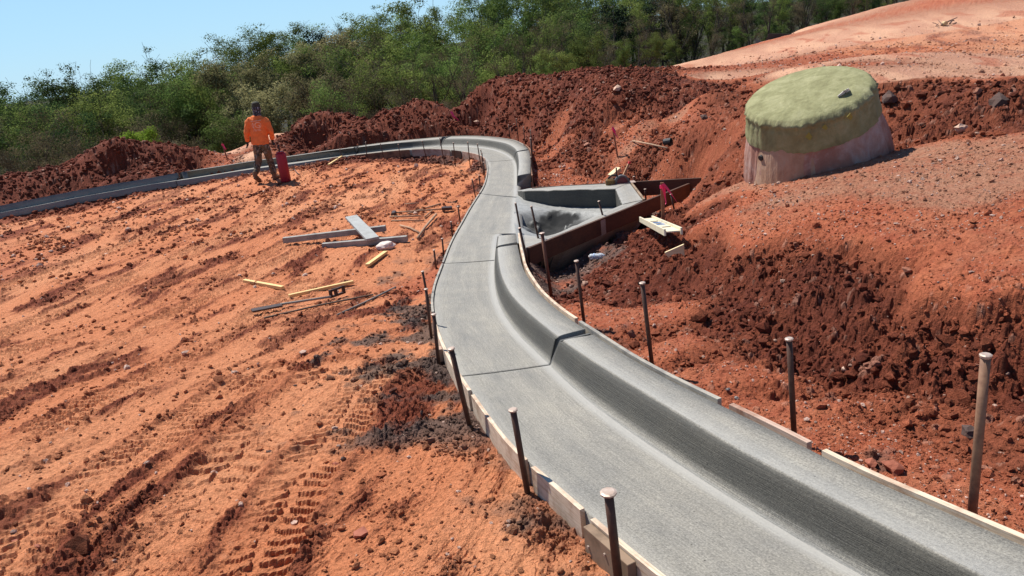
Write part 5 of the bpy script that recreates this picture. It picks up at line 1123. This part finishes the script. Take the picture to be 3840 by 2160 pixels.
def tree(px,py,y,key,label=None,scalex=None,basez=None,name=None,wid=None,group='trees of the wood beyond the site'):
    """crown top at pixel (px,py) and forward distance y; stands on the ground there"""
    q=aty(px,py,y); gz=float(terr(np.array([q[0]]),np.array([q[1]]),False)[0]) if basez is None else basez
    H=max(q[2]-gz,2.); tr,cr,h0,w0=PT[key]; s=H/h0; sx=s*1.15 if wid is None else wid/w0
    nm=name or {'g':'broadleaf_tree','t':'broadleaf_tree','d':'broadleaf_tree','b':'budding_tree','s':'budding_tree','c':'blossoming_tree','l':'bush','p':'pine_tree'}[key[0]]
    e=bpy.data.objects.new(nm,None); C.objects.link(e); e.location=(q[0],q[1],gz-.1)
    rz=(px*1.7+py)%6.28
    for dat,n_ in ((tr,'trunk'),(cr,'crown')):
        o=bpy.data.objects.new(n_,dat); C.objects.link(o); o.parent=e
    e.rotation_euler=(0,0,rz); e.scale=(sx,sx,s)
    tag(e,label,'tree' if key[0]!='l' else 'bush',group); return e
K_={'s':'slim0','S':'slim1','g':'green0','G':'green1','h':'green2','H':'green3','t':'tall0','T':'tall1','d':'deep0','D':'deep1','b':'brown0','B':'brown1','n':'brown2','c':'cream0','C':'cream1','p':'pine0','P':'pine1'}
DESC={'s':'thin bare trunked tree','g':'fresh green leafy tree','t':'tall slender green tree','d':'deep green leafy tree','b':'brown budding tree','c':'pale blossoming tree','p':'dark needled pine'}
# rows: far skyline, middle, front; px, py of the crown tops
FAR=[(-120,400,62,'d'),(-60,370,62,'g'),(40,345,62,'G'),(90,330,60,'d'),(150,315,60,'g'),(215,290,58,'d'),(275,255,56,'D'),(325,250,56,'d'),(372,300,60,'g'),(420,300,72,'b'),(452,292,72,'g'),(500,280,66,'G'),(545,250,60,'t'),(590,245,66,'g'),(635,232,58,'T'),(690,255,74,'g'),(735,245,78,'b'),(780,230,78,'g'),(810,205,95,'b'),(850,205,90,'n'),(900,190,90,'b'),(945,120,88,'g'),(1000,125,84,'G'),(1035,140,90,'h'),(1085,142,104,'b'),(1110,150,104,'n'),(1170,140,96,'p'),(1190,118,100,'g'),(1250,120,100,'b'),(1290,92,100,'d'),(1345,92,100,'g'),(1390,95,98,'n'),(1430,60,96,'g'),(1490,35,74,'g'),(1570,30,70,'h'),(1630,35,78,'t'),(1700,5,66,'T'),(1760,-10,70,'t'),(1795,10,100,'D'),(1850,20,104,'b'),(1880,12,104,'g'),(1930,-20,68,'t'),(2000,-30,66,'g'),(2080,-40,64,'h'),(2160,-40,60,'t'),(2240,-50,60,'d'),(2320,-60,58,'T'),(2420,-60,56,'t'),(2520,-80,54,'d'),(2620,-80,52,'t'),(2720,-90,52,'T'),(2820,-90,50,'d'),(2920,-100,50,'t'),(3020,-110,50,'T'),(3130,-120,52,'d'),(3250,-130,54,'t'),(3360,-140,56,'T'),(3480,-150,58,'t'),(3600,-150,60,'T')]
MID=[(30,440,44,'b'),(120,400,48,'g'),(240,380,46,'d'),(340,350,47,'g'),(440,350,50,'d'),(520,340,50,'g'),(600,330,50,'b'),(680,300,52,'h'),(760,290,54,'g'),(840,270,56,'H'),(920,240,60,'d'),(1080,190,70,'g'),(1150,185,66,'H'),(1240,160,74,'c'),(1300,140,76,'g'),(1380,110,72,'c'),(1440,120,68,'b'),(1250,180,54,'b'),(1330,200,50,'n'),(1500,110,58,'g'),(1600,120,56,'h'),(1690,100,54,'g'),(1790,90,56,'H'),(1870,100,54,'b'),(1960,70,52,'g'),(2050,60,50,'t'),(2130,50,50,'g'),(2210,30,48,'d'),(2300,20,46,'p'),(2390,0,46,'t'),(2480,-10,44,'p'),(2590,5,42,'c'),(2680,-20,44,'t'),(2780,-10,46,'b'),(2880,-30,46,'d'),(2980,-40,48,'b'),(3080,-60,50,'t'),(3200,-70,52,'b'),(3320,-90,54,'d'),(3450,-100,56,'b')]
FRONT=[(960,208,47,'c'),(1080,290,40,'c'),(880,330,42,'c'),(60,430,34,'b'),(230,415,35,'B'),(150,500,30,'b'),(330,480,33,'n'),(560,430,36,'b'),(640,470,38,'n'),(720,430,38,'g'),(820,420,38,'n'),(460,440,38,'n'),(1180,320,36,'b'),(1290,300,35,'g'),(1350,330,33,'b'),(1440,215,38,'g'),(1560,215,38,'G'),(1640,260,36,'h'),(1740,180,40,'g'),(1830,230,37,'H'),(1920,190,37,'g'),(2020,200,34,'h'),(2200,110,31,'g'),(2110,180,33,'G'),(2330,150,30,'h'),(2420,140,29.5,'g'),(2290,190,31,'b'),(1500,320,31,'n'),(1700,310,30,'b'),(1950,290,29,'n'),(2080,270,28,'g')]
EXTRA=[]
for k_,px_ in enumerate(range(2450,3800,62)):
    yy_=36+ (px_-2450)*.008; bx=np.interp(px_,[2440,2480,2700,2860,3000,3200,3400,3840],[275,262,202,180,112,60,20,-62]); EXTRA.append((px_+(k_*37)%40,bx-70-(k_*53)%60,yy_+(k_*7)%5,'bgnBdG'[k_%6]))
for k_,px_ in enumerate(range(1900,3900,90)): EXTRA.append((px_+(k_*31)%50,-70-(k_*41)%40,70+(k_*13)%14,'dgtDbT'[k_%6]))
FRONT+=[e for e in EXTRA if e[2]<60]; FAR+=[e for e in EXTRA if e[2]>=60]
FRONT+=[(int(1180+k*58+(k*37)%30),int(np.interp(1180+k*58,[1180,1500,2000,2400],[260,190,60,40])+(k*53)%60),33+(k*7)%6,'sS'[k%2]) for k in range(22)]
MID+=[(int(2420+k*64+(k*37)%40),-40-(k*31)%40,39+(k*7)%6,'sSt'[k%3]) for k in range(20)]
used=set(); SIDE=['behind','right of','left of']
land=[(-150,'past the left edge'),(0,'at the left edge'),(160,'over the soil heaps left end'),(330,'over the flat topped heap'),(470,'near the lime bush'),(560,'over the pale slope'),(760,'left of the worker'),(960,'behind the worker'),(1120,'right of the worker'),(1300,'over the rusty board'),(1500,'left of the ridge ribbon'),(1700,'over the ridge ribbon'),(1900,'over the outer bend'),(2100,'left of the tallest heap'),(2350,'over the tallest heap'),(2550,'at the pale slope start'),(2800,'left of the silt fence'),(2950,'behind the silt fence'),(3150,'right of the silt fence'),(3400,'left of the brush pile'),(3700,'over the far right slope')]
def where(px): return min(land,key=lambda a:abs(a[0]-px))[1]
cnt={}
allT=[(r,'skyline') for r in FAR]+[(r,'middle') for r in MID]+[(r,'front') for r in FRONT]
seen={}
allT=[((a_,b_-(28 if (r_=='skyline' and a_>480) else 8),c_,d_),r_) for (a_,b_,c_,d_),r_ in allT]
for (px,py,y,k),row in allT: seen.setdefault((DESC['d' if k=='D' else 'c' if k=='C' else {'G':'g','h':'g','H':'g','T':'t','B':'b','n':'b','P':'p','S':'s'}.get(k,k)],row,where(px)),[]).append(px)
for (px,py,y,k),row in allT:
    dk=DESC['d' if k=='D' else 'c' if k=='C' else {'G':'g','h':'g','H':'g','T':'t','B':'b','n':'b','P':'p','S':'s'}.get(k,k)]; key=(dk,row,where(px)); same=sorted(seen[key]); 
    pre='' if len(same)==1 else {0:'leftmost ',len(same)-1:'rightmost '}.get(same.index(px),['','second ','third ','fourth ','fifth '][min(4,same.index(px))])
    rt_={'skyline':'on the skyline','middle':'in the mid wood','front':'in the front row'}[row]
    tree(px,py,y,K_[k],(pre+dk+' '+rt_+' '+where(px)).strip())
tree(415,502,27,'lime0','bright lime green bush just behind the left soil heap',group=None,name='bush',wid=.85)
tree(585,505,30,'brown1','low round brown bush behind the left soil heap',group=None,name='bush',wid=1.9)
bpy.context.view_layer.update()
print('trees',time.time()-T0)
# ------------------------------------------------------------ the worker
from mathutils.bvhtree import BVHTree
wb=Vector(un(1012,682,-.12)); wb.z=float(terr(np.array([wb.x]),np.array([wb.y]),False)[0])+.01
wk=empty('person',tuple(wb),'worker seen from behind in an orange long sleeved shirt, camouflage trousers and dark cap','person')
def etube(mb,pts,rx,ry,n=18,xa=(1,0,0)):
    pts=[Vector(p) for p in pts]; vs=[];fs=[]
    for i,p in enumerate(pts):
        d=(pts[min(i+1,len(pts)-1)]-pts[max(i-1,0)]).normalized(); b=d.cross(Vector(xa)).normalized(); a=b.cross(d)
        for k in range(n):
            q=2*math.pi*k/n; vs.append(p+a*math.cos(q)*rx[i]+b*math.sin(q)*ry[i])
    for i in range(len(pts)-1):
        for k in range(n): fs.append((i*n+k,i*n+(k+1)%n,(i+1)*n+(k+1)%n,(i+1)*n+k))
    fs.append(tuple(range(n))[::-1]); fs.append(tuple(range((len(pts)-1)*n,len(pts)*n))); mb.add(vs,fs)
def fuse(mb,name,mat,vox=.012,sm=4,disp=0,tsc=.12):
    o=mb.build(name,mat,smooth=True); r=o.modifiers.new('r','REMESH'); r.mode='VOXEL'; r.voxel_size=vox; r.use_smooth_shade=True
    s=o.modifiers.new('s','SMOOTH'); s.iterations=sm; s.factor=.6
    if disp:
        t=bpy.data.textures.new(name,'CLOUDS'); t.noise_scale=tsc; d=o.modifiers.new('d','DISPLACE'); d.texture=t; d.strength=disp; d.mid_level=.5; d.texture_coords='LOCAL'
    dg=bpy.context.evaluated_depsgraph_get(); e=o.evaluated_get(dg); me=bpy.data.meshes.new_from_object(e); o.modifiers.clear(); o.data=me; o.data.materials.clear(); o.data.materials.append(mat)
    o.parent=wk; return o
J=dict(pel=(-.03,0,.92),wai=(-.015,.01,1.06),che=(.015,.0,1.30),nek=(.03,.01,1.52),hed=(.045,.035,1.68),
 ls=(-.165,0,1.42),le=(-.268,-.03,1.17),lw=(-.325,.02,.945),lh=(-.34,.05,.86), rs=(.2,0,1.40),re=(.275,-.03,1.15),rw=(.235,.10,.93),rh=(.215,.15,.86),
 lp=(-.115,0,.90),lk=(-.155,-.02,.49),la=(-.235,-.22,.185),lt=(-.215,-.09,.03), rp=(.065,0,.90),rk=(.075,.10,.50),ra=(.105,.10,.10),rt_=(.145,.27,.035))
mSkin=simple('skin',(.30,.15,.09),(.24,.12,.07),20,.6,.1,.002)
b_=MB()
etube(b_,[J['pel'],J['wai'],J['che'],(.02,0,1.44),J['nek'],(.035,.02,1.58)],[.15,.135,.165,.12,.06,.058],[.10,.09,.10,.085,.06,.06])
etube(b_,[(.035,.02,1.56),(.04,.03,1.61),(.045,.035,1.68),(.047,.035,1.74),(.048,.035,1.785)],[.05,.068,.078,.070,.03],[.055,.085,.098,.088,.04])
b_.tube([(.045,.125,1.69),(.045,.155,1.665),(.045,.13,1.65)],[.008,.014,.01],8)       # nose
for sx_ in (-1,1): 
    b_.tube([(.045+sx_*.078,.03,1.70),(.045+sx_*.092,.02,1.68),(.045+sx_*.08,.03,1.645)],[.012,.016,.008],8)   # ears
for a,b2,c2 in (('ls','le','lw'),('rs','re','rw')): etube(b_,[J[a],J[b2],J[c2]],[.05,.04,.028],[.05,.04,.028])
for a,b2,c2 in (('lp','lk','la'),('rp','rk','ra')): etube(b_,[J[a],J[b2],J[c2]],[.085,.058,.04],[.085,.06,.042])
etube(b_,[J['la'],(-.222,-.15,.09),J['lt']],[.04,.042,.035],[.04,.04,.03]); etube(b_,[J['ra'],(.12,.17,.06),J['rt_']],[.04,.045,.035],[.04,.035,.03])
def hand(mb,w,h,grow=1.,side=1):
    w=Vector(w);h=Vector(h); d=(h-w).normalized(); s=d.cross(Vector((0,1,0))).normalized()*side; f=s.cross(d)
    pal=w+d*.095; etube(mb,[w,w+d*.035,w+d*.075,pal],[.026*grow,.036*grow,.042*grow,.038*grow],[.022*grow,.02*grow,.018*grow,.016*grow],12,tuple(f))
    for k,(o_,L) in enumerate(((-.030,.068),(-.010,.078),(.011,.074),(.030,.058))):
        p0=pal+f*o_-d*.01; p1=p0+d*L*.5-s*.010; p2=p1+d*L*.28-s*.018; p3=p2+d*L*.1-s*.02; mb.tube([p0,p1,p2,p3],[.0095*grow,.009*grow,.0085*grow,.007*grow],8)
    t0=w+d*.04-f*.036; mb.tube([t0,t0+d*.03-f*.022,t0+d*.06-f*.026-s*.012],[.013*grow,.011*grow,.009*grow],8)
hand(b_,J['lw'],J['lh'],1.,1); hand(b_,J['rw'],J['rh'],1.,-1)
fuse(b_,'body',mSkin,.008,2)
mSh,tSh,bSh=nodes('orange_shirt',(.80,.20,.05),.85,0,.2); obS=mapping(tSh); fS=nz(tSh,7,5,.6,obS); tSh.links.new(ramp(tSh,fS,[(.3,(.66,.15,.045)),(.7,(.86,.235,.07))]),bSh.inputs['Base Color']); wS=nz(tSh,9,3,.5,mapping(tSh,(1,1,.45)),1.2); bump(tSh,bSh,wS,.5,.03)
s_b=MB()
etube(s_b,[(-.03,0,.865),(-.025,0,.93),(-.015,.0,1.06),(.005,0,1.2),(.015,0,1.33),(.018,-.005,1.42),(.024,.0,1.475),(.03,.01,1.51),(.034,.015,1.545)],[.205,.208,.20,.205,.21,.195,.145,.09,.062],[.152,.148,.135,.13,.135,.12,.092,.075,.062],24)
etube(s_b,[(-.05,0,1.43),(-.14,0,1.425),(-.20,-.008,1.37),(-.235,-.02,1.28),J['le'],(-.30,-.005,1.06),(-.322,.018,.955)],[.05,.075,.078,.072,.066,.058,.045],[.05,.08,.08,.072,.066,.058,.045])
etube(s_b,[(.09,0,1.41),(.17,0,1.405),(.225,-.008,1.345),(.25,-.02,1.26),J['re'],(.262,.04,1.03),(.237,.095,.94)],[.05,.075,.078,.072,.066,.058,.045],[.05,.08,.08,.072,.066,.058,.045])
shirt=fuse(s_b,'shirt',mSh,.011,4,.035,.11)
mPn,tP,bP=nodes('camouflage_cloth',(.1,.08,.05),.9,0,.2); obP=mapping(tP,(1,1,.8)); v1=nz(tP,14,3,.5,obP,.5); v2=nz(tP,22,2,.5,obP,.3)
sep=tP.nodes.new('ShaderNodeSeparateXYZ'); tP.links.new(mapping(tP),sep.inputs[0])
cP=ramp(tP,v1,[(.42,(.045,.045,.04)),(.45,(.12,.085,.05)),(.52,(.13,.10,.065)),(.56,(.05,.05,.045))]); cP=mixc(tP,ramp(tP,v2,[(.56,(0,0,0)),(.58,(1,1,1))]),cP,(.20,.19,.165)); 
cP=mixc(tP,ramp(tP,nz(tP,5,3,.5,obP),[(.5,(0,0,0)),(.62,(.75,.75,.75))]),cP,(.20,.115,.065)); tP.links.new(cP,bP.inputs['Base Color']); bump(tP,bP,nz(tP,9,3,.5,mapping(tP,(1,1,.5)),1.),.5,.03)
p_b=MB()
etube(p_b,[(-.025,0,.80),(-.028,0,.88),(-.025,0,.96)],[.165,.185,.17],[.125,.135,.115],24)
etube(p_b,[(-.105,0,.86),(-.125,-.0,.72),J['lk'],(-.185,-.11,.36),(-.222,-.19,.235)],[.105,.10,.078,.072,.064],[.12,.11,.082,.076,.068])
etube(p_b,[(.055,0,.86),(.07,.03,.72),J['rk'],(.09,.115,.33),(.102,.11,.13)],[.105,.10,.078,.074,.072],[.12,.11,.082,.078,.078])
fuse(p_b,'trousers',mPn,.011,4,.04,.10)
mBt=simple('tan_work_boot',(.20,.115,.06),(.12,.065,.035),14,.7,.3,.004); mSole=simple('boot_sole',(.16,.09,.055),(.09,.05,.03),14,.85)
for nm,A_,B_,T_,dirr in (('boot','la','lt',(-.205,-.055,.02),0),('boot','ra','rt_',(.16,.31,.03),1)):
    m_=MB(); a=Vector(J[A_]);t=Vector(T_)
    if dirr==0:
        etube(m_,[a+Vector((.01,.02,.09)),a+Vector((0,0,.02)),a+Vector((0,-.005,-.03))],[.055,.056,.05],[.058,.058,.055]); etube(m_,[a+Vector((-.0,-.03,-.0)),a.lerp(t,.35)+Vector((0,-.012,-.0)),a.lerp(t,.7)+Vector((0,-.0,-.0)),t+Vector((.0,.03,.02))],[.045,.05,.055,.04],[.05,.05,.042,.028])
        so_=[a+Vector((-.002,-.075,-.035)),a.lerp(t,.45)+Vector((0,-.058,-.028)),t+Vector((0,-.04,-.012)),t+Vector((0,.02,-.008))]
    else:
        etube(m_,[a+Vector((0,0,.10)),a+Vector((0,0,.02)),a+Vector((0,0,-.05))],[.06,.058,.052],[.06,.06,.056]); etube(m_,[a+Vector((-.01,-.07,-.05)),a+Vector((.0,.02,-.045)),a+Vector((.03,.12,-.05)),t+Vector((0,-.03,.01))],[.04,.05,.052,.035],[.035,.05,.04,.028])
        so_=[a+Vector((-.012,-.085,-.088)),a+Vector((.01,.03,-.09)),a+Vector((.035,.13,-.09)),t+Vector((.0,-.005,-.018))]
    bo=fuse(m_,nm,mBt,.009,3)
    m_=MB(); etube(m_,so_,[.036,.042,.048,.03],[.014,.014,.014,.012],14); so2=m_.build('sole',mSole,smooth=True); so2.parent=bo
mGl=simple('black_glove',(.015,.015,.017),(.03,.03,.032),20,.7,.3,.003)
for a,b2,sd_ in (('lw','lh',1),('rw','rh',-1)):
    m_=MB(); w0=Vector(J[a]);h0=Vector(J[b2]); d=(h0-w0).normalized(); m_.tube([w0-d*.03,w0+d*.02],[.04,.034],12); hand(m_,J[a],J[b2],1.28,sd_); fuse(m_,'glove',mGl,.006,1)
mCap=simple('dark_olive_cap',(.03,.032,.022),(.05,.05,.035),16,.85,.3,.003); mGt,tG,bG=nodes('patterned_gaiter',(.03,.03,.035),.8); fG=nz(tG,30,2,.5,mapping(tG,(1,1,.7)),.8); tG.links.new(ramp(tG,fG,[(.5,(.022,.022,.03)),(.56,(.05,.05,.065)),(.60,(.30,.30,.36))]),bG.inputs['Base Color'])
m_=MB(); etube(m_,[(.045,.035,1.685),(.046,.035,1.74),(.047,.035,1.79),(.048,.035,1.815),(.048,.035,1.822)],[.094,.093,.084,.058,.01],[.112,.108,.096,.066,.012],24); cap_=fuse(m_,'cap',mCap,.007,2)
m_=MB(); etube(m_,[(.045,.12,1.70),(.045,.19,1.692),(.045,.225,1.685)],[.075,.07,.045],[.008,.006,.005],14); o=m_.build('brim',mCap,smooth=True); o.parent=cap_
m_=MB(); etube(m_,[(.036,.01,1.50),(.036,.012,1.55),(.04,.02,1.60),(.044,.03,1.66),(.045,.032,1.70)],[.098,.080,.088,.096,.092],[.098,.09,.10,.112,.108],24); fuse(m_,'neck_gaiter',mGt,.009,3,.03,.06)
# faded print on the back
dg=bpy.context.evaluated_depsgraph_get(); bv=BVHTree.FromPolygons([v.co for v in shirt.data.vertices],[tuple(p.vertices) for p in shirt.data.polygons])
mPr=simple('faded_white_print',(.80,.50,.38),(.74,.36,.22),40,.85); 
def decal(V2,Fs,name='back_print'):
    vs=[]
    for x,z in V2:
        h=bv.ray_cast(Vector((x,-1,z)),Vector((0,1,0))); y=(h[0].y if h[0] is not None else -.1)-.005; vs.append((x,y,z))
    mb=MB(); mb.add(vs,Fs); o=mb.build(name,mPr); o.parent=wk; return o
def bars(specs,name):
    V2=[];Fs=[]
    for x0,x1,z0,z1 in specs:
        n=max(1,int((x1-x0)/.02)); b=len(V2)
        for i in range(n+1): x=x0+(x1-x0)*i/n; V2+= [(x,z0),(x,z1)]
        for i in range(n): Fs.append((b+2*i,b+2*i+2,b+2*i+3,b+2*i+1))
    return V2,Fs
sp=[]
for i in range(13): sp.append((-.105+i*.0185,-.091+i*.0185,1.395,1.412))
decal(*bars(sp,'a'))
sp=[]
for rw in range(2):
    for i in range(11): 
        if (i*7+rw*3)%5: sp.append((-.085+i*.0165,-.073+i*.0165,1.205-rw*.028,1.222-rw*.028))
decal(*bars(sp,'b'))
fc_=bpy.data.curves.new('t','FONT'); fc_.body='IG'; fc_.size=.185; fo=bpy.data.objects.new('t',fc_); C.objects.link(fo); dg=bpy.context.evaluated_depsgraph_get(); tm=bpy.data.meshes.new_from_object(fo.evaluated_get(dg)); bm=bmesh.new(); bm.from_mesh(tm); bmesh.ops.triangulate(bm,faces=bm.faces); bm.to_mesh(tm); bm.free()
xs_=[v.co.x for v in tm.vertices]; mxx=(min(xs_)+max(xs_))/2
decal([(v.co.x-mxx+.012,v.co.y+1.247) for v in tm.vertices],[tuple(p.vertices) for p in tm.polygons]); C.objects.unlink(fo); bpy.data.objects.remove(fo)
V2=[];Fs=[]
for s_ in (-1,1):
    b=len(V2)
    for i in range(9):
        th=math.radians(-55+i*13); c_,q_=math.cos(th),math.sin(th); V2+= [(.012+s_*.098*c_,1.305+.075*q_),(.012+s_*.108*c_,1.305+.085*q_)]
    for i in range(8): Fs.append((b+2*i,b+2*i+1,b+2*i+3,b+2*i+2))
decal(V2,Fs)
print('worker',time.time()-T0)
